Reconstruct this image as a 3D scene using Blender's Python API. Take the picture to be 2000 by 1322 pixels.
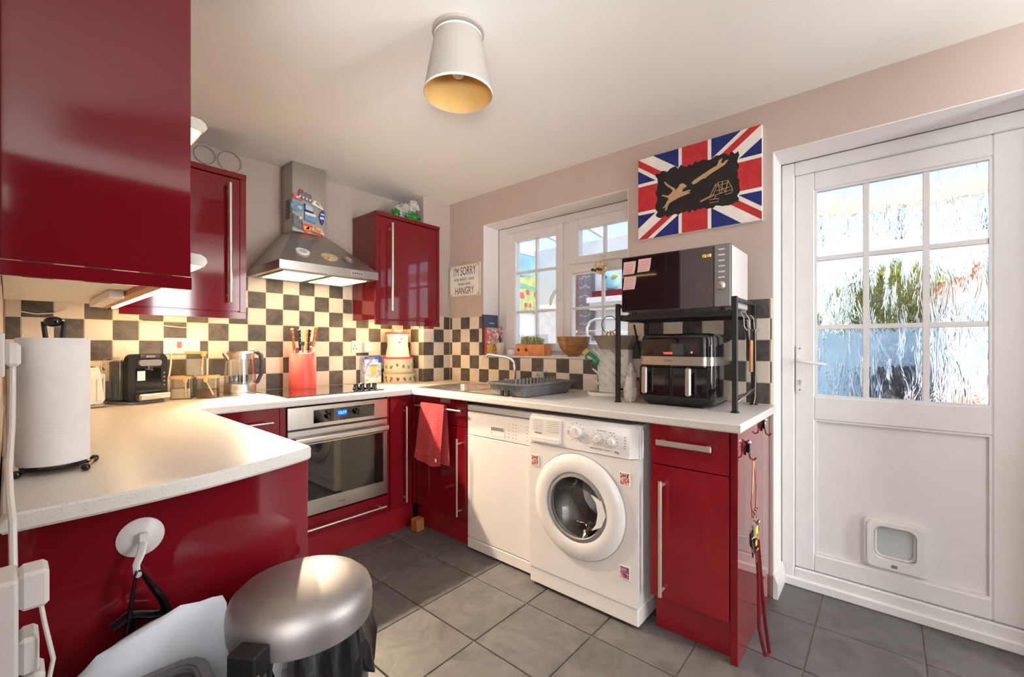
import bpy, bmesh, math, random
from mathutils import Vector, Matrix
from mathutils.geometry import tessellate_polygon
random.seed(7)
for o in list(bpy.data.objects): bpy.data.objects.remove(o)
SC = bpy.context.scene
COL = SC.collection
R = math.radians
# ------------------------------------------------------------------ camera
cam = bpy.data.cameras.new('camera'); cam.sensor_fit = 'HORIZONTAL'; cam.sensor_width = 36.0
cam.lens = 850.0 / 2000.0 * 36.0; cam.shift_y = 14.06 / 2000.0; cam.clip_start = 0.02
camo = bpy.data.objects.new('camera', cam); COL.objects.link(camo)
camo.location = (-2.3634, -2.972, 1.19); camo.rotation_euler = (R(90), 0, -0.8589)
SC.camera = camo
# ------------------------------------------------------------------ view, sky, daylight
SC.view_settings.view_transform = 'Standard'; SC.view_settings.look = 'None'
SC.view_settings.gamma = 1.0; SC.view_settings.exposure = 0.84; SC.view_settings.use_curve_mapping = False
world = bpy.data.worlds.new('sky'); SC.world = world; world.use_nodes = True
wn = world.node_tree.nodes; wl = world.node_tree.links
sky = wn.new('ShaderNodeTexSky'); sky.sky_type = 'NISHITA'; sky.sun_disc = False
sky.sun_elevation = R(38); sky.sun_rotation = R(200); sky.air_density = 0.8; sky.dust_density = 2.0
wl.new(sky.outputs[0], wn['Background'].inputs[0]); wn['Background'].inputs[1].default_value = 0.36
def area(name, loc, rot, sx, sy, power, col):
    l = bpy.data.lights.new(name, 'AREA'); l.shape = 'RECTANGLE'; l.size = sx; l.size_y = sy
    l.energy = power; l.color = col
    o = bpy.data.objects.new(name, l); COL.objects.link(o); o.location = loc; o.rotation_euler = rot
    return o
sun = bpy.data.lights.new('sun', 'SUN'); sun.energy = 2.3; sun.angle = R(0.6); sun.color = (1, .95, .86)
so = bpy.data.objects.new('sun', sun); COL.objects.link(so); so.rotation_euler = (R(38), R(-24), 0)
# added area fills on the unseen walls, brightening the room like window daylight
area('rear_left_fill', (-3.65, -5.72, 1.2), (R(90), 0, 0), 1.8, 2.1, 14, (.94, .97, 1.0))
area('left_fill', (-4.56, -4.1, 1.25), (R(90), 0, R(-90)), 2.9, 1.9, 14, (.94, .97, 1.0))
area('side_fill', (-.03, -4.75, 1.4), (R(90), 0, R(90)), 1.5, 1.7, 45, (.96, .98, 1.0))
area('rear_fill', (-.79, -5.72, 1.3), (R(90), 0, 0), .5, 1.9, 46, (.96, .98, 1.0))
# added upward fill light: washes the ceiling behind the camera
area('ceiling_fill', (-3.75, -4.5, .45), (R(180), 0, 0), .9, .9, 152, (.90, .965, 1.0))

# ------------------------------------------------------------------ helpers
OFF = {}
def lin(h):
    if isinstance(h, str):
        h = h.lstrip('#'); c = [int(h[i:i+2], 16) / 255 for i in (0, 2, 4)]
    else: c = [v / 255 for v in h]
    return tuple(v / 12.92 if v <= .04045 else ((v + .055) / 1.055) ** 2.4 for v in c)
MATS = {}
def pm(name, col, rough=.5, metal=0., coat=0., spec=.5, var=.06, vscale=14., bump=0., bscale=60., trans=0., ior=1.45,
       emis=None, estr=0., aniso=None, alpha=1., sheen=0., sss=0.):
    m = bpy.data.materials.new(name); m.use_nodes = True; nt = m.node_tree; b = nt.nodes['Principled BSDF']
    c = lin(col)
    tc = nt.nodes.new('ShaderNodeTexCoord'); nz = nt.nodes.new('ShaderNodeTexNoise')
    nz.inputs['Scale'].default_value = vscale; nz.inputs['Detail'].default_value = 4
    if aniso:
        mp = nt.nodes.new('ShaderNodeMapping'); mp.inputs['Scale'].default_value = aniso
        nt.links.new(tc.outputs['Object'], mp.inputs[0]); nt.links.new(mp.outputs[0], nz.inputs['Vector'])
    else: nt.links.new(tc.outputs['Object'], nz.inputs['Vector'])
    rp = nt.nodes.new('ShaderNodeValToRGB')
    rp.color_ramp.elements[0].position = .3; rp.color_ramp.elements[1].position = .7
    rp.color_ramp.elements[0].color = tuple(max(0, v * (1 - var)) for v in c) + (1,)
    rp.color_ramp.elements[1].color = tuple(min(1, v * (1 + var)) for v in c) + (1,)
    nt.links.new(nz.outputs['Fac'], rp.inputs[0]); nt.links.new(rp.outputs[0], b.inputs['Base Color'])
    b.inputs['Roughness'].default_value = rough; b.inputs['Metallic'].default_value = metal
    b.inputs['Coat Weight'].default_value = coat; b.inputs['Coat Roughness'].default_value = .04
    b.inputs['Specular IOR Level'].default_value = spec; b.inputs['IOR'].default_value = ior
    b.inputs['Transmission Weight'].default_value = trans; b.inputs['Alpha'].default_value = alpha
    b.inputs['Sheen Weight'].default_value = sheen; b.inputs['Subsurface Weight'].default_value = sss
    if emis:
        b.inputs['Emission Color'].default_value = lin(emis) + (1,); b.inputs['Emission Strength'].default_value = estr
    if bump:
        n2 = nt.nodes.new('ShaderNodeTexNoise'); n2.inputs['Scale'].default_value = bscale; n2.inputs['Detail'].default_value = 5
        nt.links.new((mp.outputs[0] if aniso else tc.outputs['Object']), n2.inputs['Vector'])
        bp = nt.nodes.new('ShaderNodeBump'); bp.inputs['Strength'].default_value = bump; bp.inputs['Distance'].default_value = .004
        nt.links.new(n2.outputs['Fac'], bp.inputs['Height']); nt.links.new(bp.outputs[0], b.inputs['Normal'])
    MATS[name] = m
    return m
def nodes(m): return m.node_tree.nodes, m.node_tree.links, m.node_tree.nodes['Principled BSDF']

def bx(bm, x0, x1, y0, y1, z0, z1, bev=0., seg=None):
    seg = seg or (1 if bev < .007 else 3)
    x0, x1 = min(x0, x1), max(x0, x1); y0, y1 = min(y0, y1), max(y0, y1); z0, z1 = min(z0, z1), max(z0, z1)
    v = [bm.verts.new(p) for p in [(x0,y0,z0),(x1,y0,z0),(x1,y1,z0),(x0,y1,z0),(x0,y0,z1),(x1,y0,z1),(x1,y1,z1),(x0,y1,z1)]]
    fs = [bm.faces.new([v[i] for i in q]) for q in [(3,2,1,0),(4,5,6,7),(0,1,5,4),(1,2,6,5),(2,3,7,6),(3,0,4,7)]]
    if bev:
        es = list({e for f in fs for e in f.edges})
        r = bmesh.ops.bevel(bm, geom=es, offset=bev, segments=seg, profile=.5, affect='EDGES')
    return v
def frame_of(d):
    d = d.normalized(); a = Vector((0,0,1)) if abs(d.z) < .9 else Vector((1,0,0))
    u = d.cross(a).normalized(); return u, d.cross(u).normalized()
def cyl(bm, p0, p1, r0, r1=None, seg=20, caps=True):
    p0, p1 = Vector(p0), Vector(p1); r1 = r0 if r1 is None else r1
    u, w = frame_of(p1 - p0)
    A = [bm.verts.new(p0 + r0 * (math.cos(2*math.pi*i/seg) * u + math.sin(2*math.pi*i/seg) * w)) for i in range(seg)]
    B = [bm.verts.new(p1 + r1 * (math.cos(2*math.pi*i/seg) * u + math.sin(2*math.pi*i/seg) * w)) for i in range(seg)]
    for i in range(seg): bm.faces.new([A[i], A[(i+1) % seg], B[(i+1) % seg], B[i]])
    if caps: bm.faces.new(A[::-1]); bm.faces.new(B)
def tube(bm, pts, r, seg=8, closed=False, flat=None):
    P = [Vector(p) for p in pts]; n = len(P); rings = []
    u = None
    for i in range(n):
        if closed: d = P[(i+1) % n] - P[i-1]
        else: d = P[min(i+1, n-1)] - P[max(i-1, 0)]
        d.normalize()
        if u is None: u, w = frame_of(d)
        else:
            u = (u - d * u.dot(d))
            if u.length < 1e-6: u, w = frame_of(d)
            u.normalize(); w = d.cross(u).normalized()
        rr = r[i] if isinstance(r, (list, tuple)) else r
        f = flat if flat else 1.
        rings.append([bm.verts.new(P[i] + rr * (math.cos(2*math.pi*k/seg) * u + f * math.sin(2*math.pi*k/seg) * w)) for k in range(seg)])
    for i in range(n if closed else n-1):
        a, b = rings[i], rings[(i+1) % n]
        for k in range(seg): bm.faces.new([a[k], a[(k+1) % seg], b[(k+1) % seg], b[k]])
    if not closed: bm.faces.new(rings[0][::-1]); bm.faces.new(rings[-1])
def lathe(bm, prof, c=(0,0,0), seg=32, mtx=None, sx=1., sy=1.):
    c = Vector(c); rings = []
    def T(p):
        p = Vector(p); return c + (mtx @ p if mtx else p)
    for (r, z) in prof:
        if r < 1e-6: rings.append([bm.verts.new(T((0,0,z)))])
        else: rings.append([bm.verts.new(T((sx*r*math.cos(2*math.pi*k/seg), sy*r*math.sin(2*math.pi*k/seg), z))) for k in range(seg)])
    for a, b in zip(rings, rings[1:]):
        if len(a) == 1 and len(b) == 1: continue
        for k in range(seg):
            k2 = (k+1) % seg
            if len(a) == 1: bm.faces.new([a[0], b[k2], b[k]])
            elif len(b) == 1: bm.faces.new([a[k], a[k2], b[0]])
            else: bm.faces.new([a[k], a[k2], b[k2], b[k]])
def prism(bm, poly, fn, d0, d1):
    """closed 2D outline poly -> solid between depth d0 and d1; fn(u,v,d) gives the 3D point"""
    n = len(poly)
    A = [bm.verts.new(fn(u, v, d0)) for u, v in poly]; B = [bm.verts.new(fn(u, v, d1)) for u, v in poly]
    for t in tessellate_polygon([[Vector((u, v, 0)) for u, v in poly]]):
        try: bm.faces.new([A[i] for i in t[::-1]]); bm.faces.new([B[i] for i in t])
        except ValueError: pass
    for i in range(n): bm.faces.new([A[i], A[(i+1) % n], B[(i+1) % n], B[i]])
def ball(bm, c, r, sx=1., sy=1., sz=1., seg=16, rings=10):
    lathe(bm, [(r*math.sin(math.pi*i/rings), -r*math.cos(math.pi*i/rings)*sz) for i in range(rings+1)], c, seg, None, sx, sy)
def rrect(x0, x1, y0, y1, r, n=5):
    pts = []
    for cx, cy, a0 in [(x1-r, y1-r, 0), (x0+r, y1-r, 90), (x0+r, y0+r, 180), (x1-r, y0+r, 270)]:
        for i in range(n+1):
            a = R(a0 + 90*i/n); pts.append((cx + r*math.cos(a), cy + r*math.sin(a)))
    return pts
def ring_prism(bm, outer, inner, fn, d0, d1):
    n = len(outer); L = []
    for poly, d in ((outer, d0), (inner, d0), (inner, d1), (outer, d1)): L.append([bm.verts.new(fn(u, v, d)) for u, v in poly])
    for a, b in ((0,1),(1,2),(2,3),(3,0)):
        for i in range(n): bm.faces.new([L[a][i], L[a][(i+1) % n], L[b][(i+1) % n], L[b][i]])
def loft(bm, rings, closed=True, caps=True):
    V = [[bm.verts.new(p) for p in rg] for rg in rings]
    n = len(V[0])
    for a, b in zip(V, V[1:]):
        for i in range(n if closed else n-1): bm.faces.new([a[i], a[(i+1) % n], b[(i+1) % n], b[i]])
    if caps and closed: bm.faces.new(V[0][::-1]); bm.faces.new(V[-1])
BK = lambda y: (lambda u, v, d: (u, y - d, v))      # drawing plane parallel to the back wall, depth towards the room
RT = lambda x: (lambda u, v, d: (x - d, u, v))      # drawing plane parallel to the right wall (u = world y)
TP = lambda z: (lambda u, v, d: (u, v, z + d))      # horizontal plane

def tag(o, label=None, cat=None, group=None, kind=None):
    if label: o['label'] = label
    if cat: o['category'] = cat
    if group: o['group'] = group
    if kind: o['kind'] = kind
    return o
def thing(name, label, cat, loc=(0,0,0), rz=0., group=None, local=False):
    o = bpy.data.objects.new(name, None); COL.objects.link(o); o.empty_display_size = .05
    o.location = loc; o.rotation_euler = (0, 0, rz); tag(o, label, cat, group)
    OFF[o.name] = Vector((0,0,0)) if local else Vector(loc)
    return o
def mk(name, bm, mat, parent=None, label=None, cat=None, group=None, kind=None, sharp=35, base=None, smooth=True):
    bmesh.ops.recalc_face_normals(bm, faces=bm.faces[:])
    if parent is not None: off = OFF[parent.name]
    elif base is not None: off = Vector(base)
    else:
        xs = [v.co for v in bm.verts]
        off = Vector(((min(p.x for p in xs)+max(p.x for p in xs))/2, (min(p.y for p in xs)+max(p.y for p in xs))/2, min(p.z for p in xs)))
    bmesh.ops.translate(bm, verts=bm.verts[:], vec=-off)
    me = bpy.data.meshes.new(name); bm.to_mesh(me); bm.free()
    if smooth:
        for p in me.polygons: p.use_smooth = True
        me.set_sharp_from_angle(angle=R(sharp))
    me.materials.append(MATS[mat] if isinstance(mat, str) else mat)
    o = bpy.data.objects.new(name, me); COL.objects.link(o)
    if parent is not None: o.parent = parent
    else: o.location = off
    OFF[o.name] = off
    tag(o, label, cat, group, kind)
    return o
def NB(): return bmesh.new()
def quick(name, mat, parent, fn, *a, **k):
    """one-shape part"""
    mo = {q: k.pop(q) for q in ('label','cat','group','kind','sharp','base') if q in k}
    bm = NB(); fn(bm, *a, **k); return mk(name, bm, mat, parent, **mo)
def copy_tree(o, parent=None):
    c = o.copy(); COL.objects.link(c); c.parent = parent; OFF[c.name] = OFF.get(o.name, Vector((0,0,0)))
    for ch in list(o.children): copy_tree(ch, c)
    return c
def txt(name, s, size, mat, parent, org, xd, yd, width=None, ext=.0006, shear=0., label=None, sy=1., bold=0.):
    cu = bpy.data.curves.new(name, 'FONT'); cu.body = s; cu.size = size; cu.align_x = 'CENTER'; cu.align_y = 'CENTER'
    cu.shear = shear; cu.offset = bold; cu.resolution_u = 3
    t = bpy.data.objects.new(name, cu); COL.objects.link(t)
    me0 = bpy.data.meshes.new_from_object(t); bpy.data.objects.remove(t)
    bm = NB(); bm.from_mesh(me0); bpy.data.meshes.remove(me0)
    xs = [v.co.x for v in bm.verts]; w = max(xs) - min(xs)
    k = (width / w) if width else 1.
    xd, yd = Vector(xd), Vector(yd); n = xd.cross(yd)
    ex = bmesh.ops.extrude_face_region(bm, geom=bm.faces[:])
    top = {e for e in ex['geom'] if isinstance(e, bmesh.types.BMVert)}
    for v in bm.verts:
        d = ext if v in top else 0.
        v.co = Vector(org) + xd * v.co.x * k + yd * v.co.y * (k if width else 1.) * sy + n * d
    return mk(name, bm, mat, parent, label=label, smooth=False)
XB, ZB = (1,0,0), (0,0,1)       # lettering on faces towards -y
XR, ZR = (0,-1,0), (0,0,1)      # lettering on faces towards -x

# ------------------------------------------------------------------ materials
pm('red', (116, 15, 26), .08, coat=.35, spec=.45, var=.05, vscale=3)
pm('red_worn', (138, 22, 32), .22, coat=.45, var=.10, vscale=9, bump=.02, bscale=6)
pm('steel', (176, 172, 166), .32, 1., var=.05, vscale=30, aniso=(1, 1, 40), bump=.03, bscale=50)
pm('steel_h', (186, 182, 176), .28, 1., var=.05, vscale=30, aniso=(40, 1, 1))
pm('steel_satin', (200, 196, 190), .30, 1., var=.03)
pm('steel_lid', (172, 168, 166), .5, 1., var=.04, vscale=20, bump=.02)
pm('chrome', (210, 210, 212), .08, 1., var=.02)
pm('handle', (214, 208, 196), .38, .85, var=.04)
pm('copper', (206, 142, 112), .25, 1.)
pm('brass', (200, 165, 90), .3, 1.)
pm('white_plastic', (222, 219, 215), .35, var=.02)
pm('white_gloss', (222, 219, 216), .22, coat=.3, var=.015)
pm('white_pvc', (222, 219, 217), .3, var=.02)
pm('grey_pvc', (120, 118, 116), .5)
pm('cream_plastic', (232, 224, 208), .4)
pm('black_plastic', (26, 25, 25), .4)
pm('black_gloss', (14, 13, 13), .12, coat=.5)
pm('black_metal', (38, 36, 35), .42, .2)
pm('black_glass', (10, 9, 9), .04, coat=1., var=.01)
pm('dark_glass', (24, 22, 20), .05, coat=1., var=.03)
pm('grey_plastic', (104, 104, 106), .45)
pm('dark_grey', (62, 62, 66), .45)
pm('mid_grey', (132, 130, 130), .5)
pm('bin_body', (104, 106, 111), .36, .6)
pm('bin_bag', (20, 20, 24), .22, coat=.3, bump=.5, bscale=25)
pm('white_bag', (222, 228, 238), .38, bump=.7, bscale=13, var=.05)
pm('clear_bag', (226, 216, 208), .25, trans=.35, bump=.5, bscale=40)
pm('paper', (238, 236, 234), .9, bump=.0)
pm('pink_paper', (226, 190, 186), .9)
pm('card_white', (240, 238, 232), .8)
pm('wood_light', (216, 168, 108), .5, var=.18, vscale=10, aniso=(1, 1, 8))
pm('wood_mid', (176, 118, 62), .45, var=.3, vscale=9, aniso=(1, 8, 1))
pm('wood_bowl', (150, 104, 58), .35, var=.4, vscale=18, aniso=(1, 1, 4), coat=.2)
pm('wood_dark', (120, 72, 36), .4, var=.25, vscale=20)
pm('coral', (236, 92, 82), .4)
pm('towel', (196, 48, 58), .95, bump=.0, sheen=.3)
pm('brown', (96, 60, 42), .8, var=.35, vscale=60)
pm('beige_powder', (222, 198, 174), .9)
pm('green', (28, 130, 88), .5)
pm('cress', (186, 190, 110), .7, var=.3)
pm('bag_green', (42, 128, 52), .3)
pm('orange_glaze', (222, 140, 84), .25, coat=.3, var=.2, vscale=18)
pm('stoneware', (206, 190, 166), .6)
pm('taupe', (150, 138, 122), .5)
pm('pink_box', (240, 208, 212), .5)
pm('blue_cover', (74, 84, 112), .6)
pm('red_cover', (206, 66, 52), .6)
pm('navy', (24, 40, 112), .7, var=.25, vscale=30)
pm('flag_red', (190, 44, 46), .7, var=.18, vscale=30)
pm('flag_white', (236, 230, 222), .75)
pm('flag_black', (36, 32, 30), .8, var=.2)
pm('gold_paint', (186, 150, 112), .7)
pm('blue', (46, 74, 168), .45)
pm('sky_blue', (96, 160, 198), .5, var=.25, vscale=40)
pm('yellow', (240, 200, 60), .5)
pm('maroon', (120, 24, 38), .7)
pm('lining_gold', (228, 184, 112), .6)
pm('shade_fabric', (176, 168, 160), .9, var=.02, bump=.05, bscale=300)
pm('skin_print', (206, 150, 128), .6, var=.3, vscale=60)
pm('ink', (60, 56, 54), .8)
pm('ink_brown', (104, 80, 52), .8)
pm('magnet_grey', (112, 118, 122), .5, var=.4, vscale=90)
pm('terracotta', (206, 140, 100), .8)
pm('lit_lens', (255, 236, 190), .5, emis=(255, 220, 160), estr=3.2)
pm('lit_strip', (255, 236, 190), .5, emis=(255, 218, 164), estr=24.)
pm('lit_strip_back', (255, 236, 190), .5, emis=(255, 208, 140), estr=84.)
pm('lit_bar', (255, 236, 190), .5, emis=(255, 220, 140), estr=3.)
pm('led_blue', (40, 120, 255), .5, emis=(60, 170, 255), estr=3.)
pm('led_blue_dim', (20, 50, 160), .4, emis=(20, 70, 220), estr=.6)
pm('led_red', (255, 60, 60), .5, emis=(255, 60, 60), estr=4.)
pm('led_orange', (255, 150, 40), .5, emis=(255, 150, 40), estr=2.5)
pm('grass_green', (120, 150, 60), .9, var=.3)
pm('leaf', (150, 152, 48), .7, var=.5, vscale=3)
pm('fence_blue', (186, 220, 236), .7, var=.1)
pm('render_white', (240, 238, 236), .85, var=.02)
pm('patio', (170, 164, 156), .9, var=.15)
pm('slate_board', (140, 132, 136), .8, var=.15)
pm('roof_sheet', (240, 244, 248), .5, var=.02, trans=.75, ior=1.05)

def make_wall_mats():
    pm('paint', (192, 175, 164), .85, var=.025, vscale=2.5, bump=.05, bscale=220)
    pm('ceiling_paint', (238, 234, 228), .9, var=.015, vscale=2, bump=.04, bscale=160)
    pm('reveal_paint', (232, 226, 222), .8, var=.015, vscale=3)
    # worktop: white with fine grey-beige flecks
    m = pm('worktop', (232, 228, 220), .34, var=.02, vscale=20, spec=.4); n, l, b = nodes(m)
    tc = n.new('ShaderNodeTexCoord'); v = n.new('ShaderNodeTexNoise'); v.inputs['Scale'].default_value = 300; v.inputs['Detail'].default_value = 2
    l.new(tc.outputs['Object'], v.inputs['Vector'])
    r = n.new('ShaderNodeValToRGB'); r.color_ramp.elements[0].position = .30; r.color_ramp.elements[1].position = .44
    r.color_ramp.elements[0].color = lin((194, 188, 180)) + (1,); r.color_ramp.elements[1].color = lin((214, 210, 204)) + (1,)
    l.new(v.outputs['Fac'], r.inputs[0]); l.new(r.outputs[0], b.inputs['Base Color'])
    # slate-look tiles
    for nm, c0, c1, sc, bs, rg in (('tile_dark', (58, 54, 50), (98, 92, 86), 10, .5, .5), ('tile_light', (212, 200, 184), (226, 214, 198), 8, .25, .4),
                               ('floor_slate', (78, 76, 75), (104, 102, 100), 6, .35, .42)):
        m = pm(nm, c0, rg); n, l, b = nodes(m)
        tc = n.new('ShaderNodeTexCoord'); oi = n.new('ShaderNodeObjectInfo'); ad = n.new('ShaderNodeVectorMath'); ad.operation = 'MULTIPLY_ADD'
        ad.inputs[1].default_value = (1, 1, 1); l.new(tc.outputs['Object'], ad.inputs[0])
        cb = n.new('ShaderNodeCombineXYZ'); ml = n.new('ShaderNodeMath'); ml.operation = 'MULTIPLY'; ml.inputs[1].default_value = 40
        l.new(oi.outputs['Random'], ml.inputs[0])
        for i in range(3): l.new(ml.outputs[0], cb.inputs[i])
        l.new(cb.outputs[0], ad.inputs[2])
        wv = n.new('ShaderNodeTexNoise'); wv.inputs['Scale'].default_value = sc; wv.inputs['Detail'].default_value = 8; wv.inputs['Distortion'].default_value = 1.6
        wv.inputs['Roughness'].default_value = .62
        l.new(ad.outputs[0], wv.inputs['Vector'])
        r = n.new('ShaderNodeValToRGB'); r.color_ramp.elements[0].position = .3; r.color_ramp.elements[1].position = .68
        r.color_ramp.elements[0].color = lin(c0) + (1,); r.color_ramp.elements[1].color = lin(c1) + (1,)
        l.new(wv.outputs['Fac'], r.inputs[0]); l.new(r.outputs[0], b.inputs['Base Color'])
        bp = n.new('ShaderNodeBump'); bp.inputs['Strength'].default_value = bs; bp.inputs['Distance'].default_value = .006
        l.new(wv.outputs['Fac'], bp.inputs['Height']); l.new(bp.outputs[0], b.inputs['Normal'])
    pm('rear_wall_dark', (50, 40, 41), .85)  # rear wall colour set dark to dim its reflection in the gloss panels
    pm('grout', (226, 208, 176), .9)
    pm('floor_grout', (150, 140, 128), .9)
    # thin clear glazing: mostly see-through with a mirror sheen
    m = bpy.data.materials.new('glazing'); m.use_nodes = True; MATS['glazing'] = m; nt = m.node_tree; nt.nodes.clear()
    o = nt.nodes.new('ShaderNodeOutputMaterial'); mx = nt.nodes.new('ShaderNodeMixShader'); t = nt.nodes.new('ShaderNodeBsdfTransparent')
    g = nt.nodes.new('ShaderNodeBsdfGlossy'); g.inputs['Roughness'].default_value = .01
    lw = nt.nodes.new('ShaderNodeLayerWeight'); lw.inputs[0].default_value = .18; fr = nt.nodes.new('ShaderNodeMath'); fr.operation = 'MULTIPLY_ADD'; fr.inputs[1].default_value = .45; fr.inputs[2].default_value = .035; nt.links.new(lw.outputs['Facing'], fr.inputs[0])
    nz = nt.nodes.new('ShaderNodeTexNoise'); nz.inputs['Scale'].default_value = 3
    rp = nt.nodes.new('ShaderNodeValToRGB'); rp.color_ramp.elements[0].color = (.93, .96, .97, 1); rp.color_ramp.elements[1].color = (.97, .99, 1, 1)
    L = nt.links.new
    L(nz.outputs['Fac'], rp.inputs[0]); L(rp.outputs[0], t.inputs[0]); L(fr.outputs[0], mx.inputs[0]); L(t.outputs[0], mx.inputs[1]); L(g.outputs[0], mx.inputs[2]); L(mx.outputs[0], o.inputs[0])
    # clear plastic / jar glass
    m2 = m.copy(); m2.name = 'jar_glass'; MATS['jar_glass'] = m2
    for q in m2.node_tree.nodes:
        if q.type == 'MATH': q.inputs[1].default_value = .6; q.inputs[2].default_value = .06
        if q.type == 'VALTORGB': q.color_ramp.elements[0].color = (.90, .92, .91, 1); q.color_ramp.elements[1].color = (.95, .96, .96, 1)
    # rolled, wavy textured glass of the back door
    m = bpy.data.materials.new('textured_glass'); m.use_nodes = True; MATS['textured_glass'] = m; n = m.node_tree.nodes; l = m.node_tree.links
    b = n['Principled BSDF']; b.inputs['Transmission Weight'].default_value = 1.; b.inputs['Roughness'].default_value = .0; b.inputs['IOR'].default_value = 1.42
    b.inputs['Base Color'].default_value = (.96, .98, 1, 1)
    tc = n.new('ShaderNodeTexCoord'); mp = n.new('ShaderNodeMapping'); mp.inputs['Rotation'].default_value = (R(32), 0, 0); mp.inputs['Scale'].default_value = (1, 9, 2.2)
    l.new(tc.outputs['Object'], mp.inputs[0])
    a = n.new('ShaderNodeTexNoise'); a.inputs['Scale'].default_value = 2.6; a.inputs['Detail'].default_value = 2.5; a.inputs['Distortion'].default_value = .9
    l.new(mp.outputs[0], a.inputs['Vector'])
    c = n.new('ShaderNodeTexNoise'); c.inputs['Scale'].default_value = 9; c.inputs['Detail'].default_value = 1; l.new(tc.outputs['Object'], c.inputs['Vector'])
    sm = n.new('ShaderNodeMath'); sm.operation = 'MULTIPLY_ADD'; sm.inputs[1].default_value = .35
    l.new(c.outputs['Fac'], sm.inputs[0]); l.new(a.outputs['Fac'], sm.inputs[2])
    bp = n.new('ShaderNodeBump'); bp.inputs['Strength'].default_value = 1.; bp.inputs['Distance'].default_value = .045
    l.new(sm.outputs[0], bp.inputs['Height']); l.new(bp.outputs[0], b.inputs['Normal'])
    # quilted kitchen paper
    m = MATS['paper']; n, l, b = nodes(m)
    tc = n.new('ShaderNodeTexCoord'); mg = n.new('ShaderNodeTexWave'); mg.inputs['Scale'].default_value = 75; mg.inputs['Distortion'].default_value = 26; mg.inputs['Detail'].default_value = .8; mg.bands_direction = 'Z'
    mg.inputs['Detail Scale'].default_value = .35
    l.new(tc.outputs['Object'], mg.inputs['Vector']); bp = n.new('ShaderNodeBump'); bp.inputs['Strength'].default_value = .10; bp.inputs['Distance'].default_value = .004
    l.new(mg.outputs['Fac'], bp.inputs['Height']); l.new(bp.outputs[0], b.inputs['Normal'])
    # waffle towel
    m = MATS['towel']; n, l, b = nodes(m)
    tc = n.new('ShaderNodeTexCoord'); w = n.new('ShaderNodeTexWave'); w.bands_direction = 'Z'; w.inputs['Scale'].default_value = 46
    l.new(tc.outputs['Object'], w.inputs['Vector']); bp = n.new('ShaderNodeBump'); bp.inputs['Strength'].default_value = .6; bp.inputs['Distance'].default_value = .004
    l.new(w.outputs['Fac'], bp.inputs['Height']); l.new(bp.outputs[0], b.inputs['Normal'])
    # perforated drum steel
    m = pm('drum', (150, 150, 150), .3, 1.); n, l, b = nodes(m)
    tc = n.new('ShaderNodeTexCoord'); v = n.new('ShaderNodeTexVoronoi'); v.inputs['Scale'].default_value = 70; l.new(tc.outputs['Object'], v.inputs['Vector'])
    r = n.new('ShaderNodeValToRGB'); r.color_ramp.elements[0].position = .16; r.color_ramp.elements[1].position = .2
    r.color_ramp.elements[0].color = (.02, .02, .02, 1); r.color_ramp.elements[1].color = (.32, .32, .31, 1)
    l.new(v.outputs['Distance'], r.inputs[0]); l.new(r.outputs[0], b.inputs['Base Color'])
    # knitted-in photo prints, book covers, mural: colour patches printed flat
    for nm, cols, sc in (('photo_print', [(196, 70, 60), (230, 190, 170), (60, 50, 60), (180, 120, 120)], 90),
                         ('photo_print_dark', [(50, 50, 80), (200, 110, 140), (60, 90, 60), (225, 215, 220)], 90),
                         ('floral_cover', [(238, 234, 228), (222, 90, 104), (120, 150, 110), (240, 222, 200)], 55),
                         ('magnet_mix', [(190, 60, 50), (230, 220, 200), (70, 90, 120), (150, 150, 140)], 90),
                         ('shell', [(240, 232, 214), (196, 150, 96), (226, 210, 180), (150, 110, 70)], 70),
                         ('tea_print', [(176, 186, 210), (196, 204, 220), (150, 160, 190), (206, 212, 226)], 12)):
        m = pm(nm, cols[0], .5); n, l, b = nodes(m); tc = n.new('ShaderNodeTexCoord'); q = n.new('ShaderNodeTexNoise'); q.inputs['Scale'].default_value = sc
        l.new(tc.outputs['Object'], q.inputs['Vector']); r = n.new('ShaderNodeValToRGB'); r.color_ramp.interpolation = 'CONSTANT'
        e = r.color_ramp.elements; e[0].position = 0; e[0].color = lin(cols[0]) + (1,); e[1].position = .42; e[1].color = lin(cols[1]) + (1,)
        for ps, c in ((.52, cols[2]), (.6, cols[3])):
            k = e.new(ps); k.color = lin(c) + (1,)
        l.new(q.outputs['Fac'], r.inputs[0]); l.new(r.outputs[0], b.inputs['Base Color'])
make_wall_mats()
# ================================================================== THE SETTING
H = 2.343
def struct(name, bm, mat, parent=None): return mk(name, bm, mat, parent, kind='structure', base=(0,0,0) if parent is None else None)
bm = NB(); bx(bm, -4.72, .30, -5.92, .12, -.12, -.007); FLOOR = struct('floor', bm, 'floor_grout')
bm = NB(); bx(bm, -4.72, .42, -5.92, .12, H, H + .25); struct('ceiling', bm, 'ceiling_paint')
bm = NB(); bx(bm, -2.60, .30, 0, .12, -.12, H + .02); WB = struct('wall_back', bm, 'paint')
bm = NB(); bx(bm, -.269, 0, -.263, 0, 0, H); WC = struct('wall_corner', bm, 'paint')
bm = NB(); bx(bm, -2.50, -2.375, -2.36, 0, -.1, H + .02); WL = struct('wall_left', bm, 'paint')
bm = NB(); bx(bm, -4.72, -2.50, -.9, -.78, -.1, H + .02); struct('wall_far_left', bm, 'paint')
bm = NB(); bx(bm, -4.72, -4.60, -5.92, -.78, -.1, H + .02); struct('wall_dining', bm, 'paint')
bm = NB(); bx(bm, -4.72, .30, -5.92, -5.80, -.1, H + .02); struct('wall_rear', bm, 'rear_wall_dark')
WY0, WY1, WZ0, WZ1 = -.645, -1.828, 1.107, 2.105      # window opening
DY0, DY1, DZ1 = -2.561, -3.45, 2.105                   # door opening
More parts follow.
